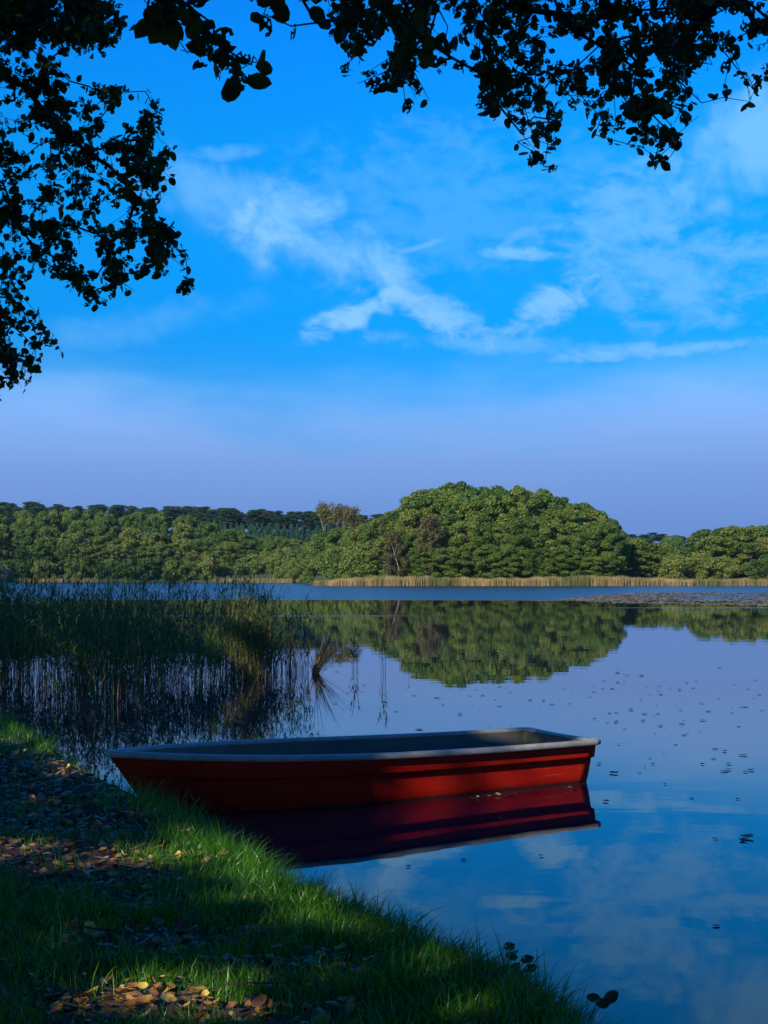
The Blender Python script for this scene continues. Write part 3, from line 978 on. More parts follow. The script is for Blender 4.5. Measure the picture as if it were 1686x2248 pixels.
# rim cross section relative to path: x = outward, z = up (rolled edge with a lip, ~6 cm wide)
rim = [(-.072, -.014), (-.060, .002), (-.035, .007), (-.008, .005), (.004, -.003), (.008, -.014), (.006, -.036), (-.002, -.043), (-.014, -.041), (-.050, -.040), (-.064, -.034)]
n = len(loop)
tang = unit(np.roll(loop, -1, 0) - np.roll(loop, 1, 0))
tang[:, 2] = 0
tang = unit(tang)
outw = np.stack([-tang[:, 1], tang[:, 0], np.zeros(n)], 1)
ctr = np.array([LB * .45, 0, 0])
sgn = np.sign(((loop - ctr) * outw).sum(1)); outw *= np.where(sgn == 0, 1, sgn)[:, None]
# smooth normals round the bow
for _ in range(2): outw = unit(outw + .5 * np.roll(outw, 1, 0) + .5 * np.roll(outw, -1, 0))
S = [[loop[i] + outw[i] * a_ + np.array([0, 0, b_]) for a_, b_ in rim] for i in range(n)]
S.append(S[0])
V, F = sweep(S, True)
link('gunwale', fastmesh('gunwale', V, F, m_rim, smooth=True), boat)

# inner shell with floor
sections = []
iprof = [(.965, .064), (.80, .085), (.62, .125), (.5, .135), (.25, .155), (.17, .20), (.15, .30), (.15, .64)]
for u in np.concatenate([np.linspace(.006, .9, 46), np.linspace(.915, .985, 8)]):
    rz = float(rim_z(u)); b = float(half(u)); k = min(1, b / .3)
    left = []
    for fr_, off in iprof:
        yv = max(b - off * k, 0) if off < .6 else 0
        if b < .3: yv = max(b - off * k, 0)
        left.append((along(u, fr_) + (.03 if u < .01 else 0), yv, .40 * fr_ if fr_ < .3 else rz * fr_))
    left[-1] = (left[-1][0], 0, left[-1][2])
    sections.append(left + [(x, -y, z) for x, y, z in left[::-1][1:]])
V, F = sweep(sections)
link('inner_shell', fastmesh('inner_shell', V, F, m_in, smooth=True), boat)
row = np.array(sections[0])
tv = np.vstack([row, [row[:, 0].mean(), 0, .2]])
tf = np.array([(i, i + 1, len(row)) for i in range(len(row) - 1)] + [(len(row) - 1, 0, len(row))])
link('inner_transom', fastmesh('inner_transom', tv, tf, m_in), boat)
# stern seat box and a thwart low inside
def seat(x0, x1, z, nm):
    b0, b1 = float(half(x0 / LB)) - .19, float(half(x1 / LB)) - .19
    V = np.array([(x0, -b0, z), (x0, b0, z), (x1, b1, z), (x1, -b1, z), (x0, -b0, z - .03), (x0, b0, z - .03), (x1, b1, z - .03), (x1, -b1, z - .03)], float)
    F = np.array([(0, 1, 2, 3), (7, 6, 5, 4), (0, 3, 7, 4), (1, 5, 6, 2), (0, 4, 5, 1), (3, 2, 6, 7)])
    link(nm, fastmesh(nm, V, F, m_in), boat)
seat(.04, .50, .20, 'stern_seat')
seat(1.75, 2.02, .22, 'thwart')
# mooring chain from the stem to the bank
m_iron, N, Pn = material('rusty_iron')
Pn.inputs['Base Color'].default_value = (.03, .022, .018, 1); Pn.inputs['Roughness'].default_value = .7; Pn.inputs['Metallic'].default_value = .6
segs = []
ch = [np.array([LB - .12, -.02, .40]), np.array([LB - .02, -.06, .30]), np.array([LB + .0, -.05, .22]), np.array([LB - .02, -.03, .12]), np.array([LB - .01, .02, .03])]
tt = np.linspace(0, 1, 15)
pts = np.stack([np.interp(tt, np.linspace(0, 1, 5), [c_[k] for c_ in ch]) for k in range(3)], 1)
a = np.linspace(0, 2 * np.pi, 9)
for i in range(len(pts) - 1):
    mid = (pts[i] + pts[i + 1]) / 2
    d = unit(pts[i + 1] - pts[i])
    s1 = unit(np.cross(d, (0, 1, 0) if i % 2 else (1, 0, .01)))
    ring = [mid + d * math.cos(t) * .021 + s1 * math.sin(t) * .011 for t in a]
    segs += [(ring[k], ring[k + 1], .0035, .0035) for k in range(8)]
V, F = tubes(segs, 4)
link('mooring_chain', fastmesh('mooring_chain', V, F, m_iron), boat)

# ------------------------------------------------------------------ leaf shapes
def leaf_shape(seed, r=.035, holes=0.0, curl=.15, pointed=0.0, rings=3, seg=10, stalk=True):
    g = np.random.default_rng(seed)
    a = np.linspace(0, 2 * np.pi, seg, endpoint=False)
    V = [(0, 0, 0)]
    for k in range(1, rings + 1):
        t = k / rings
        rr = r * t * (1 + .06 * g.normal(size=seg) * (t > .9)) * (1 + .08 * np.cos(2 * a))
        rr = rr * (1 + pointed * .5 * np.clip(np.cos(a), 0, 1) ** 6)
        x, y = rr * np.cos(a), rr * np.sin(a) * (1 - .35 * pointed)
        z = curl * (np.abs(y) * .8 + (x * x) / r * .5) + g.normal(size=seg) * r * .03
        V += list(zip(x, y, z))
    F = [(0, 1 + i, 1 + (i + 1) % seg, 1 + (i + 1) % seg) for i in range(seg)]
    T = [(0, 1 + i, 1 + (i + 1) % seg) for i in range(seg)]
    for k in range(rings - 1):
        for i in range(seg):
            if g.uniform() < holes: continue
            p, q = 1 + k * seg + i, 1 + k * seg + (i + 1) % seg
            T += [(p, p + seg, q + seg), (p, q + seg, q)]
    if stalk:
        b_ = len(V)
        V += [(-r, -.0012, 0), (-r, .0012, 0), (-r * 1.55, 0, .004)]
        T += [(b_, b_ + 1, b_ + 2)]
    return np.array(V, float), np.array(T)


ALDER = [leaf_shape(200 + i, .035, h_, .18, (0, .2, .1, .3, .1, 0, .35, .1)[i], rings=2 + (i % 2)) for i, h_ in enumerate([0, .08, .10, .24, 0, .32, 0, .18])]
m_alder = leaf_mat('alder_leaves', [(.1, (.016, .050, .008)), (.6, (.035, .085, .012)), (.85, (.07, .11, .014)), (1, (.18, .16, .03))], .45, .42)
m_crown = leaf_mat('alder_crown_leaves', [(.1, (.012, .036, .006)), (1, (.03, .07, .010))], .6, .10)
m_alder_o = leaf_mat('alder_leaf_single', [(.0, (.014, .048, .008)), (.75, (.032, .085, .012)), (1, (.08, .11, .016))], .45, .42, obj_random=True)
m_twig = bark_mat('alder_bark', (.018, .015, .012), (.05, .042, .034), 14)
alder_me = []
for V, T in ALDER:
    alder_me.append(fastmesh('leaf', V, T, m_alder_o))


def in_poly(px, py, poly):
    c = False
    n = len(poly)
    j = n - 1
    for i in range(n):
        xi, yi = poly[i]; xj, yj = poly[j]
        if (yi > py) != (yj > py) and px < (xj - xi) * (py - yi) / (yj - yi) + xi: c = not c
        j = i
    return c


def proj(p):                   # world -> display pixel of the photograph
    return (p[0] / p[1] * 3000 + 843) / 1.0163, (1266 - (p[2] - EYE) / p[1] * 3000) / 1.0163


def quat_rows(zax, xax):
    z = unit(zax); x = unit(xax - z * (xax * z).sum(-1, keepdims=True)); y = np.cross(z, x)
    return np.stack([x, y, z], -1)             # (n,3,3) columns are axes


def grow_canopy(seeds, targets, step=.11, jit=.012):
    """space-filling twig network: every target joins the nearest wood already grown"""
    nodes = [np.array(s[0]) for s in seeds]
    par = [s[1] for s in seeds]
    tips = []
    for t in targets:
        A_ = np.array(nodes)
        d = np.linalg.norm(A_ - t, axis=1) + np.clip(t[2] - A_[:, 2] - .05, 0, None) * 1.2 + np.clip(A_[:, 0] * 0, 0, 0)
        i = int(np.argmin(d))
        p = nodes[i]
        L = np.linalg.norm(t - p)
        m = max(1, int(L / step))
        last = i
        side = np.cross(unit(t - p), (0, 0, 1)) * rng.normal() * .12 * L
        for k in range(1, m + 1):
            f_ = k / m
            q = p + (t - p) * f_ + side * math.sin(math.pi * f_) + np.array([0, 0, .10 * L * math.sin(math.pi * f_)]) + rng.normal(size=3) * jit
            nodes.append(q); par.append(last)
            last = len(nodes) - 1
        tips.append(last)
    return nodes, par, tips


def wood_mesh(nodes, par, name='branches', rmin=.0022, expo=.46, mat=None, cap=.12):
    n = len(nodes)
    w = np.ones(n)
    for i in range(n - 1, -1, -1):
        if par[i] >= 0: w[par[i]] += w[i]
    r = np.minimum(rmin * w ** expo * .62, cap)
    segs = [(nodes[par[i]], nodes[i], min(r[par[i]], r[i] * 1.8), r[i]) for i in range(n) if par[i] >= 0]
    V, F = tubes(segs, 4)
    return fastmesh(name, V, F, mat or m_twig, smooth=True)


def chain(pts, step=.15, parent=-1, start=0):
    """polyline -> seed list of (point, parent index)"""
    out = []
    last = parent
    first = True
    for a_, b_ in zip(pts[:-1], pts[1:]):
        a_, b_ = np.array(a_, float), np.array(b_, float)
        m = max(1, int(np.linalg.norm(b_ - a_) / step))
        for k in range(0 if first else 1, m + 1):
            q = a_ + (b_ - a_) * k / m + rng.normal(size=3) * .02
            out.append((q, last))
            last = start + len(out) - 1
        first = False
    return out, last


LIT = []                       # sun flecks: (x, y, rx, ry, rot) on the bank and round the boat, gaps in the canopy let the sun through there
def fleck(x, y, rx, ry, rot=0.0): LIT.append((x, y, rx, ry, rot))
def gpt(px, py, z=.36):
    d = 3000 * (EYE - z) / (py * 1.0163 - 1266)
    return (px * 1.0163 - 843) / 3000 * d, d
for (px, py, rx, ry, rot) in [(120, 1800, .9, .32, 0), (300, 1820, .5, .35, 0), (20, 1835, .5, .25, 0), (480, 1805, .46, .55, .3), (385, 1765, .26, .34, 0), (550, 1850, .38, .42, 0), (600, 1900, .25, .3, 0), (55, 1572, .5, .5, 0), (150, 1640, .3, .4, 0), (80, 1700, .25, .3, 0), (170, 1745, .2, .2, 0), (690, 1945, .3, .22, 0), (820, 1985, .22, .14, 0), (640, 1905, .3, .3, 0), (760, 2040, .2, .12, 0), (950, 2070, .22, .1, 0), (430, 1960, .2, .12, 0), (200, 1960, .25, .1, 0), (850, 2120, .2, .08, 0), (100, 2150, .22, .08, 0),
                              (470, 1900, .2, .2, 0), (330, 2090, .42, .18, 0), (430, 2130, .34, .16, 0), (250, 2130, .28, .14, 0), (520, 2070, .24, .16, 0), (60, 2010, .22, .14, 0), (150, 1990, .1, .1, 0),
                              (640, 2010, .18, .1, 0), (560, 1990, .12, .1, 0), (350, 2060, .2, .1, 0), (600, 1960, .12, .1, 0), (520, 2160, .3, .1, 0), (700, 2080, .2, .1, 0)]:
    x_, y_ = gpt(px, py)
    fleck(x_, y_, rx, ry, rot)
for x_, y_, rx, ry in ((-2.4, 24.2, .4, 1.0), (-1.5, 25.6, .55, .9), (-3.5, 24.6, .25, .5), (-7, 23.5, .5, .4), (-6.2, 22.6, .3, .2), (-4.6, 22.5, .35, .3), (-5.6, 21.5, .3, .3), (-3.6, 21, .12, .2)):
    fleck(x_, y_, rx, ry)
# sun reaching the lip of the bank
for k_ in range(6, 19):
    a_, b_ = SHORE[k_], SHORE[k_ + 1]
    for f_ in (0.0, .33, .66):
        q_ = a_ * (1 - f_) + b_ * f_
        if math.hypot(q_[0] + 2.05, q_[1] - 10.1) < .95: continue
        t_ = unit(b_ - a_)
        q_ = q_ - np.array([-t_[1], t_[0]]) * (.30 if k_ < 11 else .45)
        fleck(q_[0], q_[1], .26 if k_ < 11 else .17, .36 if k_ < 11 else .15 + .12 * math.sin(k_ * 2.3 + f_ * 5) ** 2)
# the stern half of the boat
cb = np.array([SX, SY]); db = np.array([-math.cos(TH), -math.sin(TH)]); nb = np.array([-db[1], db[0]])
if nb[1] > 0: nb = -nb
for s_, o_, rx, ry in ((-.1, .6, .5, .5), (.5, .65, .55, .32), (1.1, .68, .5, .28), (1.75, .74, .5, .3), (2.35, .80, .4, .16), (.15, 0, .16, .55), (.3, -.55, .3, .25)):
    c_ = cb + db * s_ + nb * o_
    fleck(c_[0], c_[1], rx, ry, TH)


def lit_factor(p, z=.3):
    """0 deep shade .. 1 inside a fleck, for points p whose shadow falls at height z"""
    t = (p[:, 2] - z) / TO_SUN[2]
    hx = p[:, 0] - TO_SUN[0] * t
    hy = p[:, 1] - TO_SUN[1] * t
    f_ = np.zeros(len(p))
    for x, y, rx, ry, rot in LIT:
        c_, s_ = math.cos(rot), math.sin(rot)
        u = ((hx - x) * c_ + (hy - y) * s_) / rx
        v = (-(hx - x) * s_ + (hy - y) * c_) / ry
        f_ = np.maximum(f_, 1.25 - np.hypot(u, v))
    return f_


def place_leaves(pos, nrm, ax, size, shapes, g):
    """merge many leaves into one mesh"""
    which = g.integers(0, len(shapes), len(pos))
    M = quat_rows(nrm, ax)
    parts = []
    for k, (V, T) in enumerate(shapes):
        i = np.where(which == k)[0]
        if not len(i): continue
        W_ = np.einsum('nij,vj->nvi', M[i], V) * size[i][:, None, None] + pos[i][:, None, :]
        nv = len(V)
        F_ = T[None] + (np.arange(len(i)) * nv)[:, None, None]
        parts.append((W_.reshape(-1, 3), F_.reshape(-1, 3), np.repeat(g.uniform(0, 1, len(i)), nv)))
    return join(parts)


def sample_region(poly, holes, n, dfun, g, box):
    out = []
    while len(out) < n:
        x = g.uniform(box[0], box[2]); y = g.uniform(box[1], box[3])
        if not in_poly(x, y, poly): continue
        if any(math.hypot(x - a_, y - b_) < r * g.uniform(.75, 1.1) for a_, b_, r in holes): continue
        out.append((x, y, dfun(x, y, g)))
    return out


def shade_sprays(g, centre, rad, n, size):
    """dense upper crown: leafy sprays in an irregular ellipsoid"""
    c = np.array(centre, float)
    L = []
    for _ in range(26):
        d = unit(g.normal(size=3))
        L.append((c + d * np.array(rad) * g.uniform(.2, .78), g.uniform(.28, .5)))
    k = g.integers(0, len(L), n)
    cen = np.array([l[0] for l in L])[k]; rr = np.array([l[1] for l in L])[k]
    p = cen + unit(g.normal(size=(n, 3))) * (g.uniform(0, 1, (n, 1)) ** .4) * rr[:, None] * np.array(rad)
    return p


def visible(p, margin=.02):
    y = p[:, 1]
    return (y > .05) & (np.abs(p[:, 0]) < (.281 + margin) * y + .35) & ((p[:, 2] - EYE) < (.422 + margin) * y + .35) & ((p[:, 2] - EYE) > -(.33) * y)


def quads(p, g, size, mat, name):
    n = len(p)
    nrm = unit(g.normal(size=(n, 3)) + np.array([0, 0, .4]))
    t1 = unit(np.cross(nrm, unit(g.normal(size=(n, 3))))); t2 = np.cross(nrm, t1) * .75
    s = size * g.uniform(.6, 1.3, (n, 1))
    q = np.stack([p - t1 * s, p - t2 * s, p + t1 * s, p + t2 * s], 1).reshape(-1, 3)
    return fastmesh(name, q, np.arange(len(q)).reshape(-1, 4), mat, np.repeat(g.uniform(0, .9, n), 4))


def build_alder(name, label, trunk_pts, bough_list, regions, upper, seed, trunk_r):
    """regions: (poly, holes, n, dfun, box, leaf scale fun); upper: crown ellipsoids above the frame"""
    g = np.random.default_rng(seed)
    base = np.array(trunk_pts[0], float)
    root = empty(name, tuple(base), label=label, cat='tree')
    seeds, top = chain(trunk_pts, .3)
    ntrunk = len(seeds)
    for at, pts in bough_list:
        k = min(range(ntrunk), key=lambda i: abs(seeds[i][0][2] - at))
        ch_, _ = chain([seeds[k][0]] + pts, .14, k, len(seeds))
        seeds += ch_
    targets, sc = [], []
    for poly, holes, n, dfun, box, sf in regions:
        for (x, y, d) in sample_region(poly, holes, n, dfun, g, box):
            targets.append(P(x, y, d)); sc.append(sf)
    T_ = np.array(targets)
    k_ = ~((lit_factor(T_) > .2) & ~visible(T_, -.01))
    T_ = T_[k_]; sc = [q for q, w_ in zip(sc, k_) if w_]
    bn = np.array([s[0] for s in seeds[ntrunk:]])
    near = np.array([np.linalg.norm(bn - t, axis=1).min() for t in T_])
    order = np.argsort(near)
    nodes, par, tips = grow_canopy(seeds, [T_[i] for i in order])
    # leaves along the last pieces of every twig
    pos, ax, size = [], [], []
    for tip, oi in zip(tips, order):
        q, k = tip, 0
        nleaf = g.integers(5, 10) if sc[oi] < .999 else g.integers(2, 5)
        path_ = []
        while q >= ntrunk and k < 5 and par[q] >= 0:
            path_.append((nodes[q], nodes[par[q]])); q = par[q]; k += 1
        for _ in range(nleaf):
            a_, b_ = path_[min(len(path_) - 1, int(abs(g.normal()) * 1.8))]
            f_ = g.uniform(0, 1)
            p_ = a_ * (1 - f_) + b_ * f_
            o_ = unit(g.normal(size=3) + np.array([0, 0, -.35]))
            s_ = sc[oi] * g.uniform(.5, 1.05)
            pos.append(p_ + o_ * .055 * s_); ax.append(o_); size.append(s_)
    pos, ax, size = np.array(pos), np.array(ax), np.array(size)
    k_ = ~((lit_factor(pos) > .35) & ~visible(pos, -.01)) 
    pos, ax, size = pos[k_], ax[k_], size[k_]
    nrm = unit(g.normal(size=pos.shape) * np.array([1, 1.5, .9]) + np.array([0, -2.2, -.3]) * (size / pos[:, 1] > .17)[:, None])
    ratio = size / pos[:, 1]
    xy = np.array([proj(p) for p in pos])
    vis = (xy[:, 0] > 5) & (xy[:, 0] < 1654) & (xy[:, 1] > 5)
    big = np.argsort(-ratio * vis)[:298]
    rest = np.setdiff1d(np.arange(len(pos)), big)
    M = quat_rows(nrm, ax)
    for i in big:
        o = link('leaf', alder_me[int(g.integers(0, len(alder_me)))], root)
        mt = Matrix(M[i].tolist()).to_4x4()
        o.matrix_basis = Matrix.Translation(Vector(pos[i] - base)) @ mt @ Matrix.Scale(float(size[i]), 4)
    V, F, t_ = place_leaves(pos[rest] - base, nrm[rest], ax[rest], size[rest], ALDER, g)
    link('foliage', fastmesh('foliage', V, F, m_alder, t_), root)['kind'] = 'stuff'
    nd = [q - base for q in nodes]
    link('branches', wood_mesh(nd, par), root)['kind'] = 'stuff'
    # trunk
    tp = [np.array(t) - base for t in trunk_pts]
    segs = [(tp[i], tp[i + 1], trunk_r * (1 - i / len(tp) * .75), trunk_r * (1 - (i + 1) / len(tp) * .75)) for i in range(len(tp) - 1)]
    V, F = tubes(segs, 12)
    link('trunk', fastmesh('trunk', V, F, m_twig, smooth=True), root)
    up = []
    for cen, rad, n in upper:
        up.append(shade_sprays(g, cen, rad, n, .1))
    up = np.vstack(up)
    up = up[~visible(up)]
    up = up[lit_factor(up) < .25 + g.normal(0, .12, len(up))]
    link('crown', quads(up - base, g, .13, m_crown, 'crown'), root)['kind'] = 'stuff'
    return root


def dl(x, y, g): return 9.4 + .6 * math.sin(x * .013) + g.uniform(-.9, .9)
POLY_L = [(-260, -260), (235, -260), (262, 0), (275, 60), (262, 118), (215, 130), (150, 120), (120, 160), (180, 195), (250, 172), (300, 185), (352, 215), (345, 290), (380, 330), (385, 395), (335, 435), (395, 520), (418, 560),
          (428, 600), (405, 625), (340, 600), (290, 630), (235, 655), (190, 665), (150, 620), (95, 590), (40, 640), (110, 700), (142, 765), (90, 790), (60, 860), (-60, 870), (-260, 700)]
TOP_L = [(-60, -60), (230, -60), (260, 60), (215, 115), (100, 90), (-60, 110)]
HOLES_L = [(205, 150, 34), (95, 330, 16), (20, 470, 14), (150, 480, 12), (30, 700, 14), (300, 500, 14), (200, 570, 12), (60, 560, 16), (225, 330, 10), (15, 395, 16), (50, 410, 14)]
build_alder('alder_tree', 'alder on the left bank whose dark leafy boughs hang down the left edge',
            [(-6.0, 9.0, .3), (-5.9, 9.05, 2.0), (-5.6, 9.1, 4.0), (-5.6, 9.15, 6.2), (-5.8, 9.1, 9.0), (-6.0, 9.0, 12.5)],
            [(5.0, [P(-160, 120, 9.4), P(20, 170, 9.5), P(160, 300, 9.5), P(300, 420, 9.3), P(390, 570, 9.3)]),
             (4.2, [P(-200, 250, 9.2), P(0, 400, 9.1), P(60, 520, 9.0), P(150, 600, 9.0)]),
             (3.7, [P(-200, 420, 9.0), P(-40, 600, 9.0), P(60, 740, 9.0)]),
             (5.6, [P(-100, -60, 9.8), P(110, 60, 9.8), P(240, 70, 9.7)])],
            [(POLY_L, HOLES_L, 1150, dl, (-260, -260, 440, 870), .90), (TOP_L, [], 230, dl, (-60, -60, 275, 120), .95)],
            [((-6.6, 7.8, 8.8), (3.4, 3.4, 3.6), 9000), ((-5.6, 10.3, 10.4), (3.2, 3.2, 3.0), 5000)], 301, .17)


def dr(x, y, g): return 7.0 + .8 * math.sin(x * .011 + 1) + g.uniform(-1.0, 1.0)
POLY_R = [(690, -330), (705, 20), (712, 130), (775, 183), (800, 150), (835, 200), (880, 232), (925, 242), (950, 180), (965, 110), (1000, 95), (1035, 200), (1030, 255), (1090, 280), (1145, 345), (1150, 380), (1212, 376),
          (1218, 318), (1285, 290), (1330, 315), (1370, 320), (1400, 345), (1450, 362), (1495, 350), (1490, 270), (1545, 222), (1600, 200), (1635, 240), (1640, 180), (1590, 120), (1659, 150), (1960, 160), (1960, -330)]
HOLES_R = [(1235, 95, 42), (975, 40, 36), (1185, 205, 24), (1330, 232, 18), (1600, 95, 26), (800, 20, 26), (1120, 200, 14), (1290, 190, 16), (1215, 300, 10), (1255, 255, 12), (1480, 190, 12), (880, 150, 12), (1545, 170, 14), (1400, 20, 14), (1010, 160, 14)]
BIG_A = [(285, -40), (450, -40), (500, 90), (582, 128), (570, 205), (500, 170), (430, 150), (370, 95), (310, 60)]
BIG_B = [(545, -60), (700, -60), (720, 140), (640, 90), (610, 40), (545, 30)]
BIG_C = [(760, -40), (960, -40), (990, 130), (900, 140), (820, 100)]
build_alder('alder_tree', 'alder leaning over the camera whose leafy boughs fill the upper right sky',
            [(-2.6, 1.0, .35), (-2.5, 1.1, 2.2), (-2.2, 1.35, 4.2), (-1.9, 1.6, 6.5), (-1.8, 1.8, 9.0), (-1.8, 1.7, 12.0)],
            [(4.6, [(-1.2, 3.2, 4.3), P(900, -250, 6.4), P(1100, 0, 6.9), P(1250, 52, 7.1), P(1380, 150, 7.2), P(1440, 290, 7.2)]),
             (5.2, [(0.0, 4.0, 4.9), P(1300, -260, 6.6), P(1480, -20, 6.8), P(1560, 120, 7.0), P(1625, 215, 7.0)]),
             (4.0, [(-1.0, 3.4, 3.95), P(780, -160, 6.2), P(880, 60, 6.6), P(1040, 170, 6.8), P(1160, 330, 6.9)]),
             (3.6, [(-1.3, 2.6, 3.5), P(240, -120, 3.9), P(410, 30, 4.0), P(470, 100, 4.0), P(555, 150, 4.0)]),
             (3.8, [(-.8, 2.8, 3.7), P(600, -120, 4.0), P(680, 60, 4.2), P(800, 20, 4.4), P(930, 80, 4.5)])],
            [(POLY_R, HOLES_R, 1250, dr, (690, -330, 1960, 385), .76),
             (BIG_A, [], 22, lambda x, y, g: g.uniform(3.8, 4.3), (285, -40, 585, 210), 1.0),
             (BIG_B, [], 9, lambda x, y, g: g.uniform(3.9, 4.4), (545, -60, 720, 140), 1.0),
             (BIG_C, [], 14, lambda x, y, g: g.uniform(4.2, 4.8), (760, -40, 990, 140), 1.0)],
            [((-3.2, .2, 8.0), (3.8, 3.6, 3.2), 10000), ((-.6, 3.0, 8.6), (3.2, 3.0, 2.4), 6000), ((-5.6, -1.6, 7.5), (3.2, 3.2, 3.0), 7000)], 302, .16)

# more bankside alders behind and to the left: they shade the bank, the boat's bow and the reeds
SHADE = [((-8.2, 1.5), 11, 3.9, 'alder standing back from the bank, left of the leaning alder'),
         ((-9.5, 6.2), 12, 4.2, 'tall alder at the back of the bank beside the hanging boughs'),
         ((-12.5, 11.5), 13, 4.4, 'tall alder on the bank level with the start of the reeds'),
         ((-15.5, 17.0), 13, 4.6, 'tall alder on the bank beside the reed bed'),
         ((-19.0, 23.5), 13, 4.6, 'farthest alder along the left bank'),
         ((-5.8, -3.8), 12, 4.2, 'alder behind the viewpoint on the left'),
         ((-.4, -4.2), 12, 4.2, 'alder directly behind the viewpoint at the water'),
         ((-10.5, -5.5), 12, 4.4, 'alder farthest back from the water'),
         ((5.2, -8.5), 13, 4.6, 'alder added behind the viewpoint on the right to block skylight'),  # this and the next two added to keep low skylight off the hull
         ((12.5, -15.0), 14, 5.0, 'alder added farther along the shore behind the viewpoint to block skylight'),
         ((21.0, -21.5), 14, 5.0, 'alder added farthest along the shore behind the viewpoint to block skylight'),
         ((6.3, -5.0), 13, 4.6, 'invented alder screening skylight at the head of the made up cove on the right'),  # cove alders are made up to screen skylight from the open lake side
         ((11.5, -5.2), 14, 4.8, 'invented alder screening skylight on the near side of the made up cove on the right'),
         ((16.5, -1.5), 14, 4.8, 'invented alder screening skylight at the bend of the made up cove on the right'),
         ((21.0, 2.8), 14, 4.8, 'invented alder screening skylight on the far side of the made up cove on the right'),
         ((26.5, 6.2), 13, 4.8, 'outermost invented alder screening skylight at the made up cove on the right'),
         ((1.8, -8.2), 15, 5.0, 'unseen alder added just behind the waterside alder to cut skylight'),  # from here on, unseen trees added to deepen the shade on the hull
         ((-6.5, -9.0), 15, 5.0, 'unseen alder added in the second row, left of the viewpoint, to cut skylight'),
         ((9.0, -16.5), 15, 5.2, 'unseen alder added in the second row on the right to cut skylight'),
         ((-2.0, -13.5), 14, 5.0, 'unseen alder added in the second row behind the viewpoint to cut skylight')]
for i, ((x, y), h, r, lab) in enumerate(SHADE):
    g = np.random.default_rng(400 + i)
    z0 = float(ground_z(x, y))
    root = empty('alder_tree', (x, y, z0), label=lab, cat='tree')
    V, F = tubes([((0, 0, -.3), (.1, 0, h * .4), .2, .15), ((.1, 0, h * .4), (0, .2, h * .75), .15, .09), ((0, .2, h * .75), (0, .1, h), .09, .03)]
                 + [((.05, .05, h * f_), (math.cos(a_) * r * .7, math.sin(a_) * r * .7, h * f_ + r * .35), .06, .02) for f_, a_ in zip(np.linspace(.3, .8, 9), np.arange(9) * 2.4)], 8)
    link('trunk', fastmesh('trunk', V, F, m_twig, smooth=True), root)
    p = shade_sprays(g, (x, y, z0 + h * .62), (r, r, h * .42), 12500, .1)
    p = p[p[:, 2] > z0 + 1.0]
    p = p[~visible(p)]
    p = p[lit_factor(p) < .25 + g.normal(0, .12, len(p))]
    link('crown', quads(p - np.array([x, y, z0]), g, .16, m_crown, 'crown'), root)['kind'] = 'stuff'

# ------------------------------------------------------------------ grass
LITTER = [gpt(50, 1660) + (1.5, 1.8), gpt(130, 1740) + (.75, .9), gpt(60, 1815) + (.85, .5), gpt(230, 1850) + (.5, .35), gpt(320, 2120) + (.42, .22), gpt(480, 2130) + (.36, .16), gpt(620, 2030) + (.3, .12), gpt(350, 1985) + (.35, .25), gpt(300, 1900) + (.2, .2), gpt(700, 2010) + (.18, .1), gpt(150, 2120) + (.2, .1)]
def litter_amount(x, y):
    f_ = np.zeros(len(x))
    for cx, cy, rx, ry in LITTER:
        f_ = np.maximum(f_, 1.5 - np.hypot((x - cx) / rx, (y - cy) / ry))
    return np.clip(f_ + .35 * wobble(x * 2, y * 2), 0, 1)


m_grass = leaf_mat('grass_blades', [(.0, (.028, .13, .008)), (.45, (.065, .25, .010)), (.8, (.14, .34, .014)), (1, (.36, .36, .09))], .34, .35, spec=.6)
def grass_field(n, x0, x1, y0_, y1_, seed, hs=1.0):
    g = np.random.default_rng(seed)
    x = g.uniform(x0, x1, n); y = g.uniform(y0_, y1_, n)
    # tufts: pull blades towards clump centres
    k = n // 26
    cx = g.uniform(x0, x1, k); cy = g.uniform(y0_, y1_, k); ci = g.integers(0, k, n)
    m = g.uniform(0, 1, n) < .62
    x = np.where(m, cx[ci] + g.normal(0, .035, n), x); y = np.where(m, cy[ci] + g.normal(0, .035, n), y)
    hk = g.uniform(.5, 1.75, k)[ci] * m + (1 - m) * .8
    d = near_d(x, y)
    keep = (d > -.06) & (d < 9) & (g.uniform(0, 1, n) > .97 * litter_amount(x, y))
    x, y, d, hk = x[keep], y[keep], d[keep], hk[keep]
    n = len(x)
    rim_ = np.exp(-((d - .1) / .35) ** 2)
    h = g.uniform(.035, .10, n) * hk * (1 + .75 * rim_ + .5 * np.exp(-((y - 10.0) / 1.2) ** 2) * (x > -2.6) * rim_) * hs
    z = ground_z(x, y) - .005
    ang = g.uniform(0, 6.28, n)
    ln = h * g.uniform(.15, .9, n)
    lean = np.stack([np.cos(ang), np.sin(ang)], 1) * ln[:, None]
    lean[:, 0] += rim_ * h * .35
    V, F, m_ = blades(np.stack([x, y, z], 1), h, g.uniform(.003, .0066, n), lean, seed, 3, .9)
    t = np.clip(g.uniform(0, .75, n) + .18 * wobble(x * 1.4, y * 1.4) + (g.uniform(0, 1, n) < .04) * .4, 0, 1)
    return V, F, np.repeat(t, m_)
parts = [grass_field(90000, -2.6, 1.1, 4.3, 7.6, 501), grass_field(75000, -3.4, .2, 7.6, 11.0, 502, 1.1), grass_field(36000, -5.2, -1.6, 11.0, 17.5, 503, 1.3),
         grass_field(9000, -3, 1.2, 1.5, 4.3, 504), grass_field(9000, -12, -4.8, 4, 22, 505, 1.6)]
V, F, t = join(parts)
tag(link('grass', fastmesh('grass', V, F, m_grass, t)), 'uneven green grass covering the bank between the leaf litter and the water', 'grass', kind='stuff')
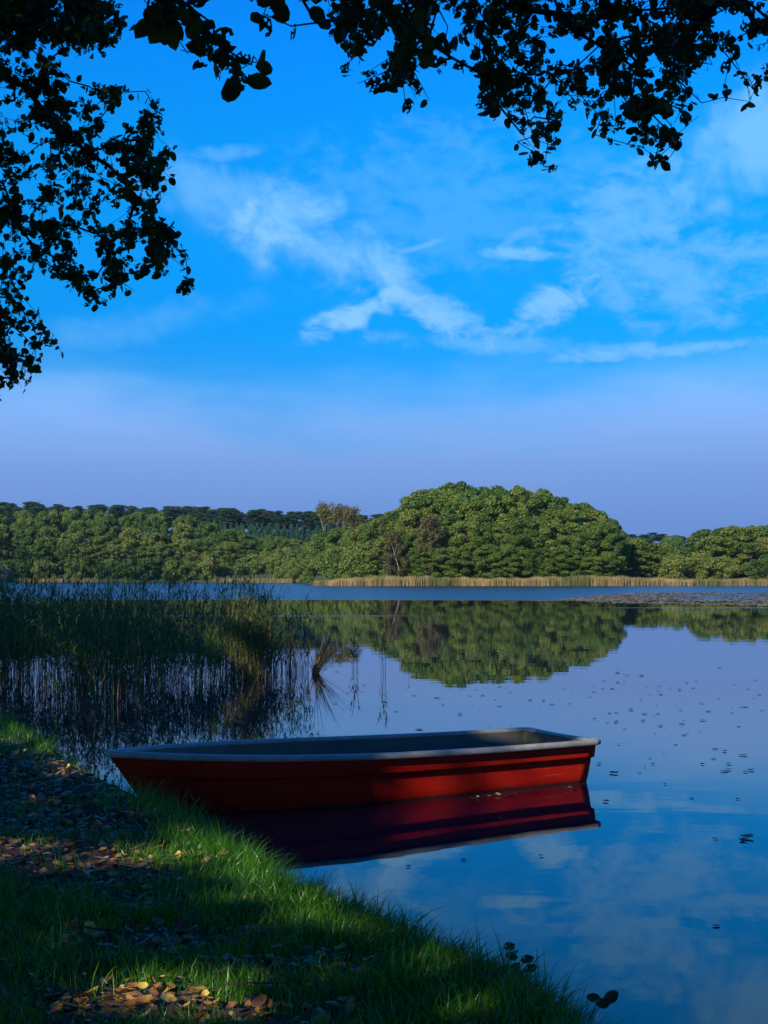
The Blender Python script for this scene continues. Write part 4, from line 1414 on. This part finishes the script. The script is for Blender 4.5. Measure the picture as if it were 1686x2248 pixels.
# wiry dark blades on the lip of the bank at bottom right
g = np.random.default_rng(510)
n = 900
i = g.integers(13, 19, n); f_ = g.uniform(0, 1, n)
q = SHORE[i] * (1 - f_)[:, None] + SHORE[i + 1] * f_[:, None] + g.normal(0, .05, (n, 2)) - np.array([.05, .02])
h = g.uniform(.10, .26, n) * g.uniform(.5, 1, n)
ln = np.stack([g.normal(.35, .3, n), g.normal(.1, .25, n)], 1) * h[:, None]
V, F, m_ = blades(np.stack([q[:, 0], q[:, 1], ground_z(q[:, 0], q[:, 1])], 1), h, g.uniform(.0018, .003, n), ln, 511, 5, .6)
tag(link('sedge', fastmesh('sedge', V, F, m_grass, np.repeat(g.uniform(0, .6, n), m_))), 'wiry dark grass blades arching over the water along the bank edge', 'sedge', kind='stuff')

# flowering grass stalks
m_seed = leaf_mat('seed_head', [(.0, (.22, .17, .09)), (1, (.40, .32, .20))], .7, .2)
def stalk(px, py, d, h, lean, label, seed):
    g = np.random.default_rng(seed)
    b_ = P(px, py, d)
    b_[2] = float(ground_z(b_[0], b_[1]))
    pts = [np.array([lean * t ** 2, 0.02 * t, h * (t - .12 * t ** 3)]) for t in np.linspace(0, 1, 9)]
    V, F = tubes([(pts[i], pts[i + 1], .0012, .001) for i in range(8)], 4)
    e = empty('grass_stalk', tuple(b_), label=label, cat='grass stalk')
    link('stem', fastmesh('stem', V, F, m_seed, np.full(len(V), .1)), e)
    sg = []
    for k in range(34):
        t = .68 + .32 * k / 33
        p_ = np.array([lean * t ** 2, .02 * t, h * (t - .12 * t ** 3)])
        sg.append((p_, p_ + g.normal(size=3) * .004 + np.array([0, 0, .009]), .0014, .0005))
    V, F = tubes(sg, 3)
    link('seed_head', fastmesh('seed_head', V, F, m_seed, np.full(len(V), .8)), e)
stalk(441, 1760, 9.0, .42, -.10, 'tall pale grass stalk curving up in front of the bow', 1)
stalk(405, 1770, 9.1, .30, .08, 'shorter grass stalk leaning right beside the tall one at the bow', 2)
stalk(520, 1830, 8.1, .20, .13, 'arching grass stalk over the dark water below the boat', 3)
stalk(500, 2020, 6.1, .16, .05, 'pale feathery grass stalk in the middle of the shaded bank', 4)
stalk(665, 1880, 7.3, .16, .10, 'short grass stalk at the shore right of the lit tuft', 5)

# broad leaved weeds on the lip of the bank
m_weed = leaf_mat('weed_leaves', [(0, (.010, .035, .010)), (1, (.03, .075, .016))], .4, .25)
def weed(px, py, d, label, seed, n=5, hh=.2):
    g = np.random.default_rng(seed)
    b_ = P(px, py, d); b_[2] = float(ground_z(b_[0], b_[1]))
    e = empty('weed', tuple(b_), label=label, cat='weed')
    sh = leaf_shape(seed, .032, .05, .3, .5, 3, 12)
    lm = fastmesh('leaf', sh[0], sh[1], m_weed, np.full(len(sh[0]), .4))
    sg = []
    for k in range(n):
        a_ = g.uniform(-1.2, 2.2)
        tip = np.array([math.cos(a_) * g.uniform(.02, .09), math.sin(a_) * .04, hh * g.uniform(.55, 1)])
        sg += [(np.zeros(3), tip * np.array([.4, .4, .6]), .002, .0016), (tip * np.array([.4, .4, .6]), tip, .0016, .0011)]
        o = link('leaf', lm, e)
        o.location = tip + np.array([.018, 0, 0])
        o.rotation_euler = (R(60) + g.uniform(-.7, .5), g.uniform(-.5, .5), g.uniform(-1, 1))
        o.scale = [g.uniform(.45, .95)] * 3
    V, F = tubes(sg, 4)
    link('stem', fastmesh('stem', V, F, m_weed, np.full(len(V), .2)), e)
weed(1095, 2082, 5.69, 'broad leaved weed rising above the bank edge, the larger of two', 601, 8, .25)
weed(1262, 2148, 5.25, 'broad leaved weed at the lower right end of the bank edge', 602, 5, .21)

# ------------------------------------------------------------------ fallen leaves
DRY = [leaf_shape(700 + i, .030, .0, c_, p_, 2, 11, True) for i, (c_, p_) in enumerate([(.5, .2), (-.35, .4), (.75, .3), (.3, .6), (-.6, .2), (.9, .35)])]
m_litter = leaf_mat('leaf_litter', [(.0, (.08, .05, .032)), (.35, (.19, .105, .055)), (.6, (.30, .165, .07)), (.85, (.44, .25, .09)), (1, (.60, .40, .10))], .36, .12, spec=.7)
KINDS_ = [('yellow', [(.0, (.60, .40, .06)), (1, (.72, .54, .12))]), ('orange', [(.0, (.48, .22, .05)), (1, (.58, .30, .07))]),
          ('tawny brown', [(.0, (.26, .12, .045)), (1, (.38, .19, .07))]), ('dark brown', [(.0, (.09, .045, .025)), (1, (.17, .085, .04))])]
dry_me = []
for nm_, st_ in KINDS_:
    mt_ = leaf_mat('fallen_leaf_' + nm_.replace(' ', '_'), st_, .4, .12, obj_random=True, spec=.55)
    dry_me.append([fastmesh('fallen_leaf', V, T, mt_, smooth=True) for V, T in DRY])
g = np.random.default_rng(710)
cand = []
n = 60000
x = g.uniform(-5.5, .8, n); y = 4.3 + 13 * g.uniform(0, 1, n) ** 1.3
la = litter_amount(x, y); d = near_d(x, y)
k = (d > .12) & (g.uniform(0, 1, n) < la ** 1.5 * .55 + .010)
x, y, la = x[k][:9500], y[k][:9500], la[k][:9500]
z = ground_z(x, y) + .004 + g.uniform(0, .028, len(x)) * (la > .3) + (la < .3) * g.uniform(.01, .05, len(x))
pos = np.stack([x, y, z], 1)
nrm = unit(g.normal(size=pos.shape) * .30 + np.array([0, 0, 1]))
ax = unit(g.normal(size=pos.shape))
size = (.35 + .85 * g.uniform(0, 1, len(x)) ** 1.5) * np.where(la > .3, 1, .75)
px = (x / y * 3000 + 843); py = 1266 - (z - EYE) / y * 3000
vis = (px > 0) & (px < 1686) & (py < 2248)
lf = lit_factor(pos + TO_SUN * .0, .3)
score = size / y * vis * (1 + .25 * (lf > .3))
big = np.argsort(-score)[:290]
rest = np.setdiff1d(np.arange(len(x)), big)
V, F, t = place_leaves(pos[rest], nrm[rest], ax[rest], size[rest], DRY, g)
tag(link('leaf_litter', fastmesh('leaf_litter', V, F, m_litter, t)), 'brown and tawny leaf litter strewn over the bare ground of the bank', 'leaf litter', kind='stuff')
M = quat_rows(nrm, ax)
for i in big:
    ci_ = int(g.choice(4, p=[.13, .20, .36, .31]))
    o = link('fallen_leaf', dry_me[ci_][int(g.integers(0, len(DRY)))])
    o.matrix_basis = Matrix.Translation(Vector(pos[i])) @ Matrix(M[i].tolist()).to_4x4() @ Matrix.Scale(float(size[i] * .92), 4)
    where = 'lying among the grass of the near bank' if la[i] < .3 else 'in the leaf litter near the bottom edge' if y[i] < 6.2 else 'in the leaf litter higher up the bank'
    tag(o, KINDS_[ci_][0] + ' fallen leaf ' + where, 'leaf', KINDS_[ci_][0] + ' leaves ' + where)

# fallen twigs
g = np.random.default_rng(715)
for k, (px, py, L_, lab) in enumerate([(250, 1985, .34, 'dark twig in the middle of the shaded grass'), (90, 1700, .42, 'long dark twig on the leaf litter by the upper left lip'), (560, 2085, .28, 'crooked twig right of the bottom leaf patch'),
                                       (180, 2160, .30, 'twig at the bottom left corner of the bank'), (300, 1850, .26, 'short twig at the right end of the sunlit litter')]):
    x_, y_ = gpt(px, py)
    a_ = g.uniform(-.8, .8)
    pts = [np.array([math.cos(a_) * L_ * (t - .5) + g.normal() * .008, math.sin(a_) * L_ * (t - .5), .012 + .01 * g.uniform()]) for t in np.linspace(0, 1, 6)]
    sg = [(pts[i], pts[i + 1], .0045 * (1 - i / 8), .0045 * (1 - (i + 1) / 8)) for i in range(5)] + [(pts[3], pts[3] + np.array([.05, .05, .02]), .0025, .001)]
    V, F = tubes(sg, 6)
    tag(link('twig', fastmesh('twig', V, F, m_twig, smooth=True), loc=(x_, y_, float(ground_z(x_, y_)) + .03)), lab, 'twig')

# debris in the boat
g = np.random.default_rng(720)
n = 130
bx = np.where(g.uniform(0, 1, n) < .6, g.normal(.42, .22, n), g.normal(2.0, .4, n))
by = -np.abs(np.clip(g.normal(.27, .06, n), .1, .33)) * np.where(g.uniform(0, 1, n) < .8, -1, 1) * -1
bz = np.where(bx < .5, .205, .075)
M_ = boat.matrix_basis
c_, s_ = math.cos(boat.rotation_euler.z), math.sin(boat.rotation_euler.z)
wpos = np.stack([SX + bx * c_ - by * s_, SY + bx * s_ + by * c_, bz + g.uniform(0, .05, n)], 1)
V, F, t = place_leaves(wpos, unit(g.normal(size=(n, 3)) * .5 + np.array([0, 0, 1])), unit(g.normal(size=(n, 3))), g.uniform(.5, .9, n), DRY, g)
tag(link('leaf_litter', fastmesh('leaf_litter', V, F, m_litter, t * .5)), 'dark wet leaves gathered along the inside of the boat', 'leaf litter', kind='stuff')

# floating leaves
m_float = leaf_mat('floating_leaf', [(.0, (.035, .028, .02)), (.6, (.07, .055, .035)), (1, (.14, .12, .07))], .45, 0, obj_random=True)
m_gold = leaf_mat('floating_gold_leaf', [(.0, (.40, .28, .08)), (1, (.62, .48, .16))], .5, .1, obj_random=True)
FL = [leaf_shape(730 + i, .04, 0, c_, .3, 2, 8, False) for i, c_ in enumerate([.05, .15, .35])]
fl_me = [fastmesh('floating_leaf', V, T, m_float) for V, T in FL]
gl_me = [fastmesh('floating_leaf', V, T, m_gold) for V, T in FL[:2]]
g = np.random.default_rng(731)
spots = []                     # source pixels read off the photograph
for cx, cy in [(57, 292), (55, 332), (76, 355), (26, 410), (56, 424), (70, 413), (2, 455), (23, 484), (45, 485), (66, 452), (108, 362), (120, 459), (147, 460), (146, 505), (151, 540), (127, 536), (107, 592), (141, 645), (85, 680),
               (52, 712), (38, 710), (115, 726), (144, 718), (136, 736), (5, 768), (34, 806), (53, 797), (72, 864), (112, 788), (150, 832), (197, 815), (201, 925), (183, 1014), (58, 1008), (127, 1140), (133, 1195), (15, 1192),
               (48, 1282), (104, 1281), (240, 622), (229, 414), (207, 425), (221, 474), (192, 497), (169, 478), (278, 575), (255, 699), (243, 782), (195, 686), (307, 715), (337, 652), (328, 655), (358, 403), (343, 488), (312, 445), (280, 288),
               (367, 540), (356, 574), (373, 688), (322, 842), (291, 1073), (266, 1143), (331, 1113), (299, 1193), (299, 1248), (290, 1262), (336, 1268), (349, 1254), (242, 1197), (271, 1054)]:
    spots.append((1300 + cx, 1400 + cy / 4.297, g.uniform(.8, 1.9)))
for cx, cy in [(140, 864), (370, 940), (427, 940), (397, 915), (500, 902), (545, 925), (630, 960), (690, 962), (780, 912), (905, 925), (985, 910), (800, 975), (725, 978), (255, 978), (480, 958), (230, 950), (130, 940), (500, 985), (890, 948)]:
    spots.append((843 + cx / 1.968, 1050 + cy / 1.968, g.uniform(.9, 2.0)))
for px, py, s_ in [(845, 1541, 1.8), (920, 1602, 2.2), (870, 1563, 1.2), (1018, 1889, .9), (897, 1903, .8), (1188, 1880, .7), (1330, 1760, 1.2), (1640, 1840, 2.2), (1570, 1842, .8), (1632, 1846, 1.4), (1572, 2034, .9), (1518, 1752, .9), (1620, 1755, .9), (1460, 1722, .7),
                   (715, 1470, 1.5), (760, 1440, 1.2), (800, 1505, 1.5), (735, 1545, 1.4), (690, 1500, 1.6), (740, 1475, 1.2), (560, 1560, 1.3), (620, 1590, 1.2), (345, 1620, 1.6), (380, 1600, 1.4), (270, 1610, 1.6), (430, 1560, 1.4), (500, 1530, 1.5), (1010, 1568, 1.4)]:
    spots.append((px, py, s_))
for _ in range(50):
    spots.append((g.uniform(1000, 1686), 1480 + abs(g.normal(0, 90)), g.uniform(.35, .8)))
pool = None
for px, py, s_ in spots:
    d = 5400 / (py - 1266)
    X_, Y_ = (px - 843) / 3000 * d, d
    rel = np.array([X_ - SX, Y_ - SY])
    ub = rel @ db; vb = rel @ nb
    if -.1 < ub < LB and abs(vb) < .62: continue
    o = link('floating_leaf', fl_me[int(g.integers(0, 3))], loc=(X_, Y_, .006))
    o.rotation_euler = (g.uniform(-.05, .05), g.uniform(-.05, .05), g.uniform(0, 6.28))
    o.scale = (s_ * .62, s_ * .62, s_ * .5)
    tag(o, 'dark leaf floating on the calm lake', 'leaf', 'leaves floating on the lake')
for px, py, s_ in [(1037, 1752, 1.1), (1048, 1749, .9), (1062, 1748, .7), (1073, 1747, .8), (1093, 1744, 1.2), (1112, 1742, .9), (1122, 1741, 1.1), (1131, 1742, .9), (1161, 1737, .8), (1178, 1735, .7), (1243, 1729, .7), (1250, 1728, .9), (1262, 1727, .9), (1240, 1741, 1.0), (1100, 1797, .6), (1104, 1773, .5)]:
    d = 5400 / (py - 1266 + 2)
    o = link('floating_leaf', gl_me[int(g.integers(0, 2))], loc=((px - 843) / 3000 * d, d - .03, .014))
    o.rotation_euler = (g.uniform(-.3, .3), g.uniform(-.3, .3), g.uniform(0, 6.28))
    o.scale = (s_ * .5, s_ * .5, s_ * .6)
    tag(o, 'small golden leaf floating along the red hull', 'leaf', 'golden leaves along the hull')

# ------------------------------------------------------------------ thin autumn haze over the lake
m_haze = bpy.data.materials.new('air')
m_haze.use_nodes = True
ht = m_haze.node_tree
ht.nodes.remove(ht.nodes['Principled BSDF'])
hv = ht.nodes.new('ShaderNodeVolumePrincipled')
hv.inputs['Color'].default_value = (.55, .75, 1.0, 1)
hv.inputs['Density'].default_value = .00005
hv.inputs['Anisotropy'].default_value = .0
ht.links.new(hv.outputs[0], ht.nodes['Material Output'].inputs['Volume'])
V, F = boxv(-1650, 1650, -350, 1750, -3.0, 62.0)
tag(link('haze', fastmesh('haze', V, F, m_haze)), 'thin bluish haze lying over the lake and the far shore', 'haze', kind='stuff')
